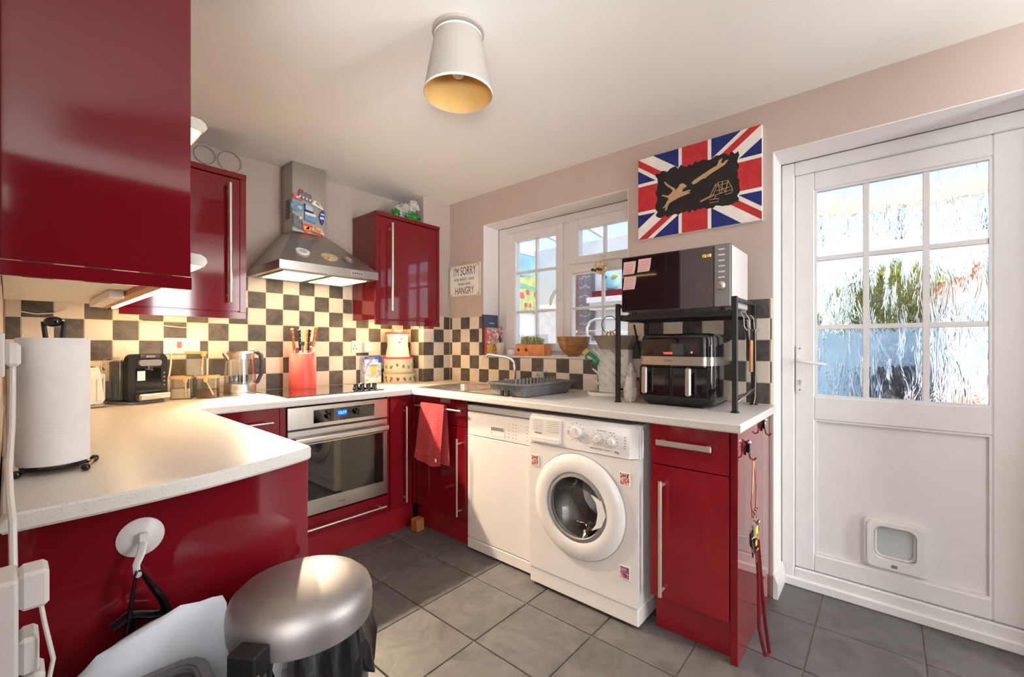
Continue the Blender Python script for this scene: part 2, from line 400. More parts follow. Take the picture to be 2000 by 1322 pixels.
bm = NB()
bx(bm, 0, .30, 0, WY0, -.1, H + .02); bx(bm, 0, .30, WY0, WY1, -.1, WZ0); bx(bm, 0, .30, WY0, WY1, WZ1, H + .02)
bx(bm, 0, .30, WY1, DY0, -.1, H + .02); bx(bm, 0, .30, DY0, DY1, DZ1, H + .02); bx(bm, 0, .30, DY0, DY1, -.1, -.03); bx(bm, 0, .30, DY1, -5.92, -.1, H + .02)
WR = struct('wall_right', bm, 'paint')
# white painted reveals
bm = NB(); bx(bm, 0, .165, WY0, WY0 - .004, WZ0, WZ1); bx(bm, 0, .165, WY0 - .004, WY1 + .004, WZ1, WZ1 - .004); bx(bm, 0, .165, WY1, WY1 + .004, WZ0, WZ1); struct('trim_1', bm, 'reveal_paint')
bm = NB(); bx(bm, 0, .19, DY0, DY0 - .004, 0, DZ1); bx(bm, 0, .19, DY0 - .004, DY1 + .004, DZ1, DZ1 - .004); bx(bm, 0, .19, DY1, DY1 + .004, 0, DZ1); struct('trim_2', bm, 'reveal_paint')
bm = NB(); prism(bm, [(DY0-.004, 0), (DY0-.022, 0), (DY0-.022, .07), (DY0-.010, .105), (DY0-.004, .105)], lambda u, v, d: (d, u, v), -.012, .186); struct('baseboard_door', bm, 'white_pvc')
bm = NB(); bx(bm, -.022, .172, WY0 - .004, WY1 + .004, WZ0, WZ0 + .012, .004); struct('trim_3', bm, 'white_pvc')      # window board

# ------------------------------------------------------------------ floor tiles
FT = {}
def slab(cache, key, mat, dims, bev):
    if key not in cache:
        b = NB(); bx(b, -dims[0]/2, dims[0]/2, -dims[1]/2, dims[1]/2, -dims[2]/2, dims[2]/2)
        if bev: bmesh.ops.bevel(b, geom=b.edges[:], offset=bev, segments=1, affect='EDGES')
        me = bpy.data.meshes.new(key[0]); b.to_mesh(me); b.free(); me.materials.append(MATS[mat]); cache[key] = me
    return cache[key]
def piece(name, cache, mat, c, dims, parent, bev=.0015):
    key = (name, mat) + tuple(round(d, 4) for d in dims)
    o = bpy.data.objects.new(name, slab(cache, key, mat, dims, bev)); COL.objects.link(o); o.parent = parent
    o.location = Vector(c) - OFF[parent.name]
    return o
gx = [-.795 + .338 * k for k in range(-5, 4)]; gy = [-.682 - .3425 * k for k in range(-2, 10)]
for i in range(8):
    for j in range(11):
        x0, x1 = gx[i] + .0028, gx[i+1] - .0028; y1, y0 = min(gy[j], -.02) - .0028, gy[j+1] + .0028
        x1 = min(x1, .195)
        piece('floor_tile', FT, 'floor_slate', ((x0+x1)/2, (y0+y1)/2, -.0035 + random.uniform(-.0004, .0003)), (x1-x0, y1-y0, .0075), FLOOR, .0018)
bm = NB(); bx(bm, -4.6, -2.49, -5.8, -.9, -.007, 0); bx(bm, -2.49, 0, -5.8, gy[-1], -.007, 0); mk('floor_finish', bm, 'floor_slate', FLOOR)

# ------------------------------------------------------------------ wall tiles, cream and slate checks
P = .1025; G = .0013; TT = .007
ZT = [1.5252 - P * j for j in range(-1, 7)]            # row lines, index r = j
WT = {}
def wall_tile(parent, plane, a0, a1, z0, z1, dark, off=0.):
    if a1 - a0 < .006 or z1 - z0 < .006: return
    a0 += G; a1 -= G; z0 += G; z1 -= G
    t = TT + random.uniform(-.0003, .0004); m = 'tile_dark' if dark else 'tile_light'
    if plane == 'b': piece('wall_tile', WT, m, ((a0+a1)/2, off - TT/2, (z0+z1)/2), (a1-a0, TT, z1-z0), parent)
    else: piece('wall_tile', WT, m, (off - TT/2, (a0+a1)/2, (z0+z1)/2), (TT, a1-a0, z1-z0), parent)
def zr(r): return 1.5252 - P * (r + 1), 1.5252 - P * r
for k in range(-8, 14):
    a0, a1 = -1.607 + P * k, -1.607 + P * (k + 1)
    a0 = max(a0, -2.372); a1 = min(a1, -.271)
    for r in range(-1, 6):
        z0, z1 = zr(r); z0 = max(z0, .912)
        b0, b1 = a0, a1
        if r < 1:
            b0 = max(b0, -1.508); b1 = min(b1, -.714); z1 = min(z1, 1.612)
        if r == 0 and (b1 <= b0): continue
        wall_tile(WB, 'b', b0, b1, z0, z1, (k + r) % 2 == 0)
bm = NB(); bx(bm, -2.373, -.27, -.0045, 0, .90, 1.4225); bx(bm, -1.509, -.713, -.0045, 0, 1.42, 1.614); mk('tile_grout', bm, 'grout', WB)
# boxing: side face and front face
for r in range(1, 6):
    z0, z1 = zr(r); z0 = max(z0, .912)
    for q in range(3):
        a1 = -.005 - P * q; a0 = max(a1 - P, -.263)
        wall_tile(WC, 'r', a0, a1, z0, z1, (q + r) % 2 == 1, -.269)
        a0 = -.276 + P * q; a1 = min(a0 + P, -.0075)
        wall_tile(WC, 'b', a0, a1, z0, z1, (q + r) % 2 == 1, -.263)
bm = NB(); bx(bm, -.2735, -.001, -.2675, -.001, .90, 1.4225); mk('tile_grout', bm, 'grout', WC)
for k in range(-2, 22):
    a1, a0 = -.3986 - P * k, -.3986 - P * (k + 1)
    a1 = min(a1, -.271); a0 = max(a0, -2.559)
    for r in range(1, 6):
        z0, z1 = zr(r); z0 = max(z0, .912); z1 = min(z1, 1.415)
        dark = (k + r) % 2 == 1
        segs = [(a0, a1, z0, z1)]
        if z1 > 1.104:      # clip at the window opening
            top = min(z1, 1.104); segs = []
            if a1 > WY0: segs.append((max(a0, WY0 + .001), a1, z0, z1))
            if a0 < WY1: segs.append((a0, min(a1, WY1 - .001), z0, z1))
            if a0 < WY0 and a1 > WY1 and top > z0 + .01: segs.append((max(a0, WY1), min(a1, WY0), z0, top))
        for s in segs: wall_tile(WR, 'r', s[0], s[1], s[2], s[3], dark)
bm = NB(); bx(bm, -.0045, 0, -.266, WY0, .90, 1.4155); bx(bm, -.0045, 0, WY0, WY1, .90, 1.105); bx(bm, -.0045, 0, WY1, -2.56, .90, 1.4155); mk('tile_grout', bm, 'grout', WR)

# ------------------------------------------------------------------ window
def sframe(name, parent, mat, x0, x1, y0, y1, z0, z1, wl, wr, wb, wt, bev=.004):
    """rectangular frame in the window plane; y0 is the side next the corner (greater y)"""
    bm = NB()
    bx(bm, x0, x1, y0, y0 - wl, z0, z1, bev); bx(bm, x0, x1, y1 + wr, y1, z0, z1, bev)
    bx(bm, x0, x1, y0 - wl + .001, y1 + wr - .001, z0, z0 + wb, bev); bx(bm, x0, x1, y0 - wl + .001, y1 + wr - .001, z1 - wt, z1, bev)
    return mk(name, bm, mat, parent)
def lights(parent, x, y0, y1, z0, z1, ny, nz, bw, gmat, bx0, bx1, ys=None, zs=None):
    ys = ys or [y0 + (y1 - y0) * i / ny for i in range(1, ny)]; zs = zs or [z0 + (z1 - z0) * i / nz for i in range(1, nz)]
    for y in ys: quick('glazing_bar', 'white_pvc', parent, bx, bx0, bx1, y - bw/2, y + bw/2, z0, z1, .002)
    for z in zs: quick('glazing_bar', 'white_pvc', parent, bx, bx0 + .0015, bx1 - .0015, y0, y1, z - bw/2, z + bw/2, .002)
    Y = [y0] + list(ys) + [y1]; Z = [z0] + list(zs) + [z1]
    for a, b in zip(Y, Y[1:]):
        for c, d in zip(Z, Z[1:]): quick('pane', gmat, parent, bx, x, x + .004, a, b, c, d)
win = thing('window_1', None, None, (.17, -1.236, 1.12)); tag(win, kind='structure')
sframe('frame', win, 'white_pvc', .168, .235, -.650, -1.826, 1.121, 2.100, .09, .05, .04, .06)
quick('mullion', 'white_pvc', win, bx, .166, .235, -1.262, -1.318, 1.16, 2.041, .004)
quick('transom', 'white_pvc', win, bx, .166, .235, -1.317, -1.777, 1.685, 1.752, .004)
sash = sframe('casement', win, 'white_pvc', .150, .210, -.742, -1.268, 1.150, 2.044, .094, .06, .056, .065)
lights(sash, .178, -.836, -1.208, 1.206, 1.979, 2, 3, .018, 'glazing', .166, .194, ys=[-1.024], zs=[1.444, 1.741])
fan = sframe('fanlight', win, 'white_pvc', .150, .210, -1.314, -1.80, 1.742, 2.044, .08, .05, .050, .066)
lights(fan, .178, -1.394, -1.75, 1.792, 1.978, 2, 1, .018, 'glazing', .166, .194, ys=[-1.581])
low = sframe('fixed_light', win, 'white_pvc', .172, .215, -1.314, -1.80, 1.160, 1.690, .016, .03, .04, .012)
lights(low, .182, -1.330, -1.77, 1.200, 1.678, 2, 2, .018, 'glazing', .172, .196, ys=[-1.565], zs=[1.445])
bm = NB(); bx(bm, .135, .150, -1.222, -1.248, 1.50, 1.60, .004)
hd = mk('window_handle', bm, 'white_plastic', win)
bm = NB(); tube(bm, [(.137, -1.236, 1.57), (.115, -1.232, 1.567), (.110, -1.215, 1.545), (.110, -1.195, 1.505), (.112, -1.19, 1.47)], [.007, .009, .012, .012, .007], 10); mk('lever', bm, 'white_plastic', hd)
bm = NB(); tube(bm, [(.150, -1.60, 1.77), (.132, -1.60, 1.772), (.128, -1.54, 1.78)], .006, 8); mk('fanlight_catch', bm, 'white_plastic', win)

# ------------------------------------------------------------------ back door
door = thing('door_1', None, None, (.21, -3.0, 0)); tag(door, kind='structure')
sframe('door_frame', door, 'white_pvc', .190, .262, DY0 - .005, DY1 + .005, .0, 2.100, .056, .056, .09, .066, .005)
quick('threshold', 'white_pvc', door, bx, .176, .20, DY0 - .006, DY1 + .006, .0, .045, .006)
bm = NB(); sy0, sy1 = -2.622, -3.37; fx0, fx1 = .200, .262
bx(bm, fx0, fx1, sy0, -2.703, .093, 2.034, .005); leaf = mk('door_leaf', bm, 'white_pvc', door)
quick('stile', 'white_pvc', leaf, bx, fx0, fx1, -3.289, -3.392, .093, 2.034, .005)
for z0, z1 in ((.093, .176), (.831, .943), (1.946, 2.034)): quick('rail', 'white_pvc', leaf, bx, fx0 + .0005, fx1, -2.702, -3.290, z0, z1, .005)
bm = NB()
for z0, z1 in ((.176, .831), (.943, 1.946)):
    ring_prism(bm, [(-2.703, z0), (-3.289, z0), (-3.289, z1), (-2.703, z1)], [(-2.711, z0+.008), (-3.281, z0+.008), (-3.281, z1-.008), (-2.711, z1-.008)], lambda u, v, d: (.206 + d, u, v), 0, .03)
mk('bead', bm, 'white_pvc', leaf)
quick('panel', 'white_pvc', leaf, bx, .222, .250, -2.708, -3.284, .18, .828)
lights(leaf, .228, -2.706, -3.286, .946, 1.943, 3, 3, .022, 'textured_glass', .214, .240, ys=[-2.897, -3.098], zs=[1.279, 1.613])
bm = NB(); prism(bm, rrect(-2.658, -2.630, .955, 1.193, .012), RT(.200), 0, .010); hp = mk('handle_plate', bm, 'white_plastic', door)
bm = NB(); tube(bm, [(.192, -2.644, 1.118), (.155, -2.645, 1.116), (.150, -2.66, 1.114), (.151, -2.70, 1.108), (.156, -2.755, 1.100)], [.010, .010, .011, .010, .007], 12, flat=.8); mk('lever', bm, 'white_plastic', hp)
bm = NB(); cyl(bm, (.191, -2.644, 1.015), (.186, -2.644, 1.015), .008, seg=14); bx(bm, .187, .19, -2.640, -2.648, .996, 1.012); mk('lock_cylinder', bm, 'steel_satin', hp)
bm = NB()
for z in (.972, 1.176): cyl(bm, (.191, -2.644, z), (.188, -2.644, z), .004, seg=10)
mk('screw', bm, 'grey_pvc', hp)
# cat flap
cat = thing('cat_flap', 'white plastic cat flap with a clear swing door set in the lower door panel', 'cat flap', (.21, -2.997, .18))
bm = NB(); o = rrect(-3.104, -2.890, .188, .412, .025); i = rrect(-3.068, -2.926, .236, .384, .03); ring_prism(bm, o, i, RT(.222), 0, .022); mk('outer_frame', bm, 'white_plastic', cat)
bm = NB(); o = rrect(-3.092, -2.902, .198, .400, .022); ring_prism(bm, o, i, RT(.200), 0, .010); mk('face_rim', bm, 'white_gloss', cat)
bm = NB(); ring_prism(bm, rrect(-3.066, -2.928, .238, .382, .03), rrect(-3.058, -2.936, .248, .376, .026), RT(.219), 0, .004); fl = mk('flap', bm, 'white_plastic', cat)
bm = NB(); prism(bm, rrect(-3.058, -2.936, .248, .376, .026), RT(.218), 0, .002); mk('flap_window', bm, 'glazing', fl)
bm = NB(); bx(bm, .186, .190, -2.985, -3.005, .208, .222, .002); mk('latch', bm, 'grey_pvc', cat)

# ------------------------------------------------------------------ outside: covered side passage and garden
bm = NB(); bx(bm, .30, 9, -9, 3, -.14, -.05); struct('ground', bm, 'patio')
bm = NB(); bx(bm, .30, 3.6, .75, .85, -.1, 2.55); struct('wall_passage_end', bm, 'render_white')
bm = NB(); bx(bm, 2.42, 2.52, -.95, .75, -.1, 2.5); struct('wall_passage_side', bm, 'render_white')
mu = thing('garden_mural', 'painted canvas of red poppies in a green field under blue sky, on the passage wall', 'painting', (2.2, .75, 1.62))
MU = BK(.748)
def mpoly(name, pts, mat, d0, d1):
    bm = NB(); prism(bm, pts, MU, d0, d1); mk(name, bm, mat, mu)
quick('canvas', 'sky_blue', mu, bx, 1.72, 2.71, .725, .748, 1.64, 2.42)
pm('mural_sky', (160, 214, 232), .8, var=.2, vscale=4); pm('mural_green', (206, 222, 140), .8, var=.35, vscale=14); pm('mural_teal', (140, 200, 170), .8, var=.25, vscale=8)
pm('poppy', (228, 104, 130), .8)
mpoly('painted_sky', [(1.73, 2.12), (2.70, 2.14), (2.70, 2.41), (1.73, 2.41)], 'mural_sky', .024, .026)
mpoly('painted_field', [(1.73, 1.65), (2.70, 1.65), (2.70, 2.13), (2.4, 2.16), (2.1, 2.10), (1.73, 2.15)], 'mural_green', .024, .027)
mpoly('painted_hedge', [(1.9, 1.93), (2.2, 1.96), (2.45, 1.92), (2.70, 1.96), (2.70, 2.02), (2.4, 1.99), (2.1, 2.03), (1.9, 2.0)], 'mural_teal', .027, .029)
for (u, v, r) in [(2.12, 1.86, .05), (2.24, 1.91, .04), (2.42, 1.89, .045), (2.20, 1.74, .035), (2.30, 1.74, .03), (2.62, 1.84, .04), (2.0, 1.8, .045), (2.52, 1.76, .03)]:
    bm = NB(); prism(bm, [(u + r*math.cos(a*.785+.2)*(1 + .2*(a % 2)), v + r*math.sin(a*.785+.2)*(1 - .15*(a % 2))) for a in range(8)], MU, .028, .031); mk('poppy', bm, 'poppy', mu)
    bm = NB(); bx(bm, u - .005, u + .005, .718, .7215, 1.66, v - r); mk('poppy_stem', bm, 'mural_teal', mu)
# lean-to roof with rafters
bm = NB(); loft(bm, [[(.3, y, 2.86), (2.9, y, 2.56), (2.9, y, 2.57), (.3, y, 2.87)] for y in (-1.7, .8)])
roof = mk('lean_to_roof', bm, 'roof_sheet', label='pale sheet roof over the side passage seen through the kitchen window', cat='roof')
for y in (-1.5, -.9, -.3, .3):
    bm = NB(); loft(bm, [[(.3, y+d, 2.79), (2.9, y+d, 2.49), (2.9, y+d, 2.555), (.3, y+d, 2.855)] for d in (0, .045)]); mk('rafter', bm, 'render_white', roof)
# chalk board and timber post
quick('timber_post', 'terracotta', None, bx, 2.33, 2.40, .115, .045, -.05, 2.30, label='pale timber post beside the chalkboard in the passage', cat='post')
cb = thing('chalkboard', 'tall narrow dark chalkboard with white chalk writing on passage wall', 'chalkboard', (2.4, -.07, 1.35))
quick('board', 'slate_board', cb, bx, 2.395, 2.42, .035, -.175, 1.33, 2.25); quick('frame_edge', 'grey_pvc', cb, bx, 2.385, 2.42, -.176, -.215, 1.25, 2.25)
for q in range(7):
    z = 2.17 - q * .118; w = .15
    bm = NB(); random.seed(40 + q); xs = [-.005 - w * t / 9 for t in range(10)]
    tube(bm, [(2.393, x, z + random.uniform(-.025, .025)) for x in xs], .0035, 5); mk('chalk_line', bm, 'card_white', cb)
random.seed(11)
sh = thing('wall_shelf', 'white shelf carrying garden ornaments, seen through the lower window panes', 'shelf', (2.3, -.6, 1.68))
quick('board', 'render_white', sh, bx, 2.18, 2.42, -.23, -.93, 1.70, 1.765, .004); quick('apron', 'render_white', sh, bx, 2.22, 2.41, -.25, -.9, 1.62, 1.70)
quick('plant_trough', 'maroon', None, bx, 2.24, 2.36, -.27, -.80, 1.765, 1.845, .006, label='dark red trough on the passage shelf', cat='trough')
pg = thing('bird_ornament', 'pale blue round bird ornament standing on the passage shelf', 'ornament', (2.30, -.50, 1.845))
bm = NB(); ball(bm, (2.30, -.50, 1.955), .11, .9, 1., 1.0); mk('body', bm, 'mural_sky', pg); bm = NB(); ball(bm, (2.19, -.47, 1.99), .025); mk('eye', bm, 'ink', pg)
bm = NB(); cyl(bm, (2.22, -.58, 1.99), (2.15, -.66, 1.98), .03, .004, 10); mk('beak', bm, 'yellow', pg)
# airer rails outside the lower panes
ar = thing('clothes_airer', 'white tubular airer standing in the passage outside the window', 'clothes airer', (1.0, -1.15, -.05))
bm = NB(); tube(bm, [(1.0, -.95, -.05), (1.0, -.95, 1.35), (1.0, -.98, 1.40), (1.0, -1.03, 1.42), (1.0, -1.5, 1.42), (1.0, -1.55, 1.38), (1.0, -1.56, -.05)], .012, 8); mk('frame', bm, 'white_plastic', ar)
for z in (1.32, 1.22, 1.12): 
    bm = NB(); cyl(bm, (1.0, -.95, z), (1.0, -1.56, z), .005, seg=6); mk('rail', bm, 'white_plastic', ar)
# garden beyond the door
fe = thing('garden_fence', 'pale blue painted board fence beyond the back door', 'fence', (4.6, -3.5, -.05))
for q in range(22): quick('fence_board', 'fence_blue', fe, bx, 4.60, 4.625, -1.6 - q*.16, -1.6 - q*.16 - .15, -.05, 1.40 + .01*(q % 2), .004)
for q in range(3): quick('fence_rail', 'fence_blue', fe, bx, 4.625, 4.67, -1.6, -5.1, .2 + q*.5, .28 + q*.5)
def bush(name, c, r, n, mat, label, seed, sz=1.):
    random.seed(seed); t = thing(name, label, 'bush', (c[0], c[1], -.05))
    bm = NB()
    for q in range(n):
        a, b, d = random.uniform(0, 6.28), random.uniform(-1, 1), r * random.uniform(.55, 1.)
        s = math.sqrt(1 - b*b); p = Vector(c) + Vector((d*s*math.cos(a), d*s*math.sin(a), d*b*sz))
        u = Vector((random.gauss(0,1), random.gauss(0,1), random.gauss(0,1))).normalized(); w = u.orthogonal().normalized(); k = random.uniform(.05, .09)
        v = [bm.verts.new(p + k*x) for x in (u, w*.5, -u, -w*.5)]; bm.faces.new(v)
    f = mk('foliage', bm, mat, t, kind='stuff', smooth=False)
    bm = NB(); tube(bm, [(c[0], c[1], -.05), (c[0]+.05, c[1], c[2]*.5), (c[0], c[1]+.04, c[2])], [.05, .04, .02], 8); mk('stem', bm, 'wood_dark', t)
bush('golden_bush', (5.3, -3.0, 1.75), .55, 1500, 'leaf', 'golden green bush showing over the blue fence', 3)
bush('green_bush', (5.4, -1.7, 1.45), .5, 1200, 'grass_green', 'mid green bush behind the blue fence next to golden bush', 5)
ws = thing('white_outhouse', 'white rendered outhouse with a sloping tiled edge beyond the back door', 'outhouse', (4.4, -4.2, -.05))
bm = NB(); prism(bm, [(-3.36, -.05), (-5.4, -.05), (-5.4, 2.9), (-3.36, 1.75)], lambda u, v, d: (4.0 + d, u, v), 0, .5); mk('wall', bm, 'render_white', ws)
bm = NB(); prism(bm, [(-3.33, 1.72), (-3.35, 1.80), (-5.4, 2.98), (-5.4, 2.90)], lambda u, v, d: (3.92 + d, u, v), 0, .66); mk('roof_edge', bm, 'terracotta', ws)
bm = NB(); bx(bm, 3.98, 4.0, -3.62, -4.1, .9, 1.62); mk('window_pane', bm, 'fence_blue', ws)
cp = thing('carport_roof', 'cream corrugated carport roof with dark beams beyond the back door', 'roof', (3.4, -3.3, 2.3))
bm = NB(); loft(bm, [[(2.6, y, 2.50), (4.4, y, 2.95), (4.4, y, 2.98), (2.6, y, 2.53)] for y in (-4.6, -1.9)]); mk('sheet', bm, 'stoneware', cp)
for y in (-4.4, -3.7, -3.0, -2.3): quick('beam', 'taupe', cp, bx, 2.6, 4.4, y, y - .06, 2.42, 2.50)
quick('front_beam', 'stoneware', cp, bx, 2.56, 2.62, -1.9, -4.6, 2.36, 2.50)
gs = thing('garden_chair', 'dark garden chair standing in front of the blue fence', 'chair', (4.15, -3.03, -.05))
quick('seat', 'dark_grey', gs, bx, 3.95, 4.35, -2.80, -3.25, .50, .60, .02); quick('backrest', 'dark_grey', gs, bx, 4.30, 4.38, -2.80, -3.25, .55, .95, .02)
for a, b in ((3.97, -2.82), (4.33, -2.82), (3.97, -3.22), (4.33, -3.22)): quick('leg', 'dark_grey', gs, bx, a-.02, a+.02, b-.02, b+.02, -.05, .51)
pt = NB(); lathe(pt, [(0, -.05), (.10, -.05), (.15, .30), (.17, .30), (.17, .36), (.13, .36), (.12, .25), (0, .25)], (3.7, -3.62, .3)); mk('plant_pot', pt, 'terracotta', label='terracotta plant pot on the garden plinth', cat='pot')
quick('plinth_block', 'render_white', None, bx, 3.5, 3.9, -3.42, -3.82, -.05, .25, label='white block under the terracotta pot', cat='block')
# ================================================================== FITTED KITCHEN
def bar_handle(parent, p0, p1, out, r=.0065, proj=.034, inset=.03):
    """round bar on two posts; out = direction away from the door"""
    p0, p1, out = Vector(p0), Vector(p1), Vector(out); d = (p1 - p0).normalized()
    bm = NB(); cyl(bm, p0 + out*proj, p1 + out*proj, r, seg=14)
    for q in (p0 + d*inset, p1 - d*inset): cyl(bm, q, q + out*proj, r*.85, seg=10)
    return mk('handle', bm, 'handle', parent)
def door_front(parent, name, plane, a0, a1, z0, z1, face, th=.018, mat='red', bev=.0015):
    bm = NB()
    if plane == 'b': bx(bm, a0, a1, face, face + th, z0, z1, bev)
    else: bx(bm, face, face + th, a0, a1, z0, z1, bev)
    return mk(name, bm, mat, parent)
# ---- base units along the back wall
u = thing('oven_housing', 'dark red gloss base unit that holds the built-in oven, with a low drawer', 'cabinet', (-1.11, -.6, 0))
quick('side_panel', 'red', u, bx, -1.432, -1.4165, -.596, -.02, .15, .874); quick('side_panel', 'red', u, bx, -.8085, -.793, -.596, -.02, .15, .874)
quick('base_panel', 'red', u, bx, -1.4165, -.8085, -.575, -.02, .15, .168)
d = door_front(u, 'drawer_front', 'b', -1.414, -.811, .152, .258, -.600); bar_handle(d, (-1.39, -.600, .200), (-.838, -.600, .200), (0, -1, 0))
quick('plinth', 'red_worn', u, bx, -1.80, -.60, -.578, -.560, .0, .149)
ov = thing('oven', 'stainless steel built-in single oven with black glass door and blue clock', 'oven', (-1.112, -.59, .266))
quick('body', 'dark_grey', ov, bx, -1.402, -.822, -.585, -.06, .27, .862)
quick('control_panel', 'steel_h', ov, bx, -1.412, -.813, -.606, -.586, .745, .862, .002)
cg = quick('control_glass', 'black_glass', ov, bx, -1.275, -.905, -.6075, -.604, .766, .838)
for x in (-1.192, -1.023):
    bm = NB(); cyl(bm, (x, -.607, .797 if x < -1.1 else .806), (x, -.632, .797 if x < -1.1 else .806), .017, .015, 20); bx(bm, x - .003, x + .003, -.636, -.630, .784, .822); mk('knob', bm, 'black_gloss', ov)
quick('display', 'led_blue_dim', cg, bx, -1.142, -1.082, -.6085, -.6072, .792, .824); txt('clock_digits', '12:19', .022, 'led_blue', cg, (-1.112, -.6086, .808), XB, ZB, width=.046, bold=.0006)
txt('control_marks', 'set', .008, 'mid_grey', cg, (-1.112, -.6076, .78), XB, ZB)
od = quick('door', 'steel_h', ov, bx, -1.412, -.813, -.608, -.586, .268, .738, .003)
quick('door_glass', 'dark_glass', od, bx, -1.372, -.845, -.6095, -.606, .352, .655)
quick('door_vent', 'black_plastic', od, bx, -1.408, -.817, -.600, -.588, .737, .746)
bm = NB(); prism(bm, rrect(-.650, -.628, .668, .704, .008), lambda a, b, c: (c, a, b), -1.385, -.830); bx(bm, -1.375, -1.345, -.63, -.606, .674, .698, .002); bx(bm, -.87, -.84, -.63, -.606, .674, .698, .002); mk('handle', bm, 'steel_h', od)
txt('maker_lettering', 'indesit', .016, 'ink', od, (-1.112, -.6082, .305), XB, ZB)
u = thing('corner_unit', 'narrow dark red gloss corner base unit right of the oven', 'cabinet', (-.69, -.6, 0))
quick('carcass', 'red', u, bx, -.790, -.605, -.58, -.02, .15, .874)
d = door_front(u, 'door', 'b', -.788, -.622, .152, .870, -.600); bar_handle(d, (-.688, -.6, .80), (-.688, -.6, .184), (0, -1, 0), .0055)
quick('corner_post', 'red', u, bx, -.620, -.600, -.620, -.600, .152, .870)
u = thing('drawer_unit', 'dark red gloss drawer unit left of the oven, half hidden by the peninsula', 'cabinet', (-1.6, -.6, 0))
quick('carcass', 'red', u, bx, -1.81, -1.434, -.58, -.02, .15, .874)
for z0, z1 in ((.700, .868), (.43, .697), (.152, .427)):
    d = door_front(u, 'drawer_front', 'b', -1.81, -1.448, z0, z1, -.600); bar_handle(d, (-1.73, -.6, (z0+z1)/2 + .018), (-1.49, -.6, (z0+z1)/2 + .018), (0, -1, 0), .0055, inset=.02)
quick('filler', 'red', u, bx, -1.446, -1.434, -.600, -.58, .152, .868)
# ---- sink unit, right run
u = thing('sink_unit', 'dark red gloss sink base unit with a drawer front above one door', 'cabinet', (-.59, -.85, 0))
quick('carcass', 'red', u, bx, -.58, -.02, -1.10, -.60, .15, .70)
d = door_front(u, 'drawer_front', 'r', -1.096, -.622, .708, .870, -.600); bar_handle(d, (-.600, -.648, .806), (-.600, -1.078, .806), (-1, 0, 0), .006, inset=.03)
d = door_front(u, 'door', 'r', -1.096, -.622, .152, .704, -.600); bar_handle(d, (-.600, -1.05, .640), (-.600, -1.05, .182), (-1, 0, 0), .0055)
quick('plinth', 'red_worn', u, bx, -.560, -.542, -1.10, -.58, 0, .149)
quick('wood_offcut', 'wood_mid', None, bx, -.66, -.60, -.70, -.64, 0, .075, .002, label='small block of wood on the floor in the plinth corner', cat='block')
# ---- end drawer unit, right run
u = thing('end_unit', 'worn dark red end base unit with one drawer, one door and a tall side panel', 'cabinet', (-.59, -2.38, 0))
quick('carcass', 'red', u, bx, -.58, -.02, -2.520, -2.222, .149, .862)
d = door_front(u, 'drawer_front', 'r', -2.523, -2.219, .700, .866, -.600, mat='red_worn'); bm = NB()
bx(bm, -.640, -.632, -2.470, -2.256, .786, .808, .002)
for y in (-2.452, -2.274): bx(bm, -.634, -.600, y - .006, y + .006, .789, .805, .001)
mk('handle', bm, 'handle', d)
d = door_front(u, 'door', 'r', -2.523, -2.219, .150, .696, -.600, mat='red_worn'); bar_handle(d, (-.600, -2.274, .640), (-.600, -2.274, .172), (-1, 0, 0), .0075, .036, .02)
quick('plinth', 'red_worn', u, bx, -.556, -.540, -2.524, -2.225, 0, .149)
quick('side_panel', 'red', u, bx, -.600, -.010, -2.553, -2.527, 0, .873, .0015)
# ---- peninsula base
u = thing('peninsula_unit', 'dark red gloss peninsula base with a plain panelled back', 'cabinet', (-2.1, -1.3, 0))
quick('carcass', 'red', u, bx, -2.372, -1.835, -1.726, -.60, .15, .874)
quick('back_panel', 'red', u, bx, -2.373, -1.815, -1.746, -1.727, 0, .874, .0015)
quick('door', 'red', u, bx, -1.834, -1.817, -1.724, -1.17, .152, .870, .0015); quick('door', 'red', u, bx, -1.834, -1.817, -1.166, -.62, .152, .870, .0015)
quick('plinth', 'red_worn', u, bx, -1.90, -1.885, -1.726, -.60, 0, .149)
# ---- worktop: one outline with a hole for the sink
out = [(-2.372, -.009), (-2.372, -1.864), (-2.24, -1.864), (-2.16, -1.858), (-2.08, -1.845), (-2.02, -1.831), (-1.96, -1.815), (-1.90, -1.796), (-1.85, -1.777), (-1.825, -1.766),
       (-1.812, -1.757), (-1.806, -1.742), (-1.806, -.655), (-.665, -.655), (-.665, -2.577), (-.010, -2.577), (-.010, -2.558), (-.009, -.272), (-.278, -.272), (-.278, -.009)]
hole = [(-.565, -.60), (-.565, -1.40), (-.155, -1.40), (-.155, -.60)]
def inset(poly, d):
    n = len(poly); r = []
    ar = sum(poly[i][0]*poly[(i+1) % n][1] - poly[(i+1) % n][0]*poly[i][1] for i in range(n)); sg = 1 if ar > 0 else -1
    for i in range(n):
        a, b, c = Vector(poly[i-1]), Vector(poly[i]), Vector(poly[(i+1) % n])
        e1, e2 = (b - a).normalized(), (c - b).normalized()
        n1, n2 = Vector((-e1.y, e1.x))*sg, Vector((-e2.y, e2.x))*sg
        m = (n1 + n2); m = m / max(.3, 1 + n1.dot(n2)); r.append(tuple(b + m*d))
    return r
bm = NB(); i1, i2 = inset(out, .0035), inset(out, .010)
rings = [(i2, .875), (i1, .8760), (out, .881), (out, .9045), (i1, .9088), (i2, .910)]
V = [[bm.verts.new((x, y, z)) for x, y in rg] for rg, z in rings]; n = len(out)
for a, b in zip(V, V[1:]):
    for i in range(n): bm.faces.new([a[i], a[(i+1) % n], b[(i+1) % n], b[i]])
HT = [bm.verts.new((x, y, .910)) for x, y in hole]; HB = [bm.verts.new((x, y, .875)) for x, y in hole]
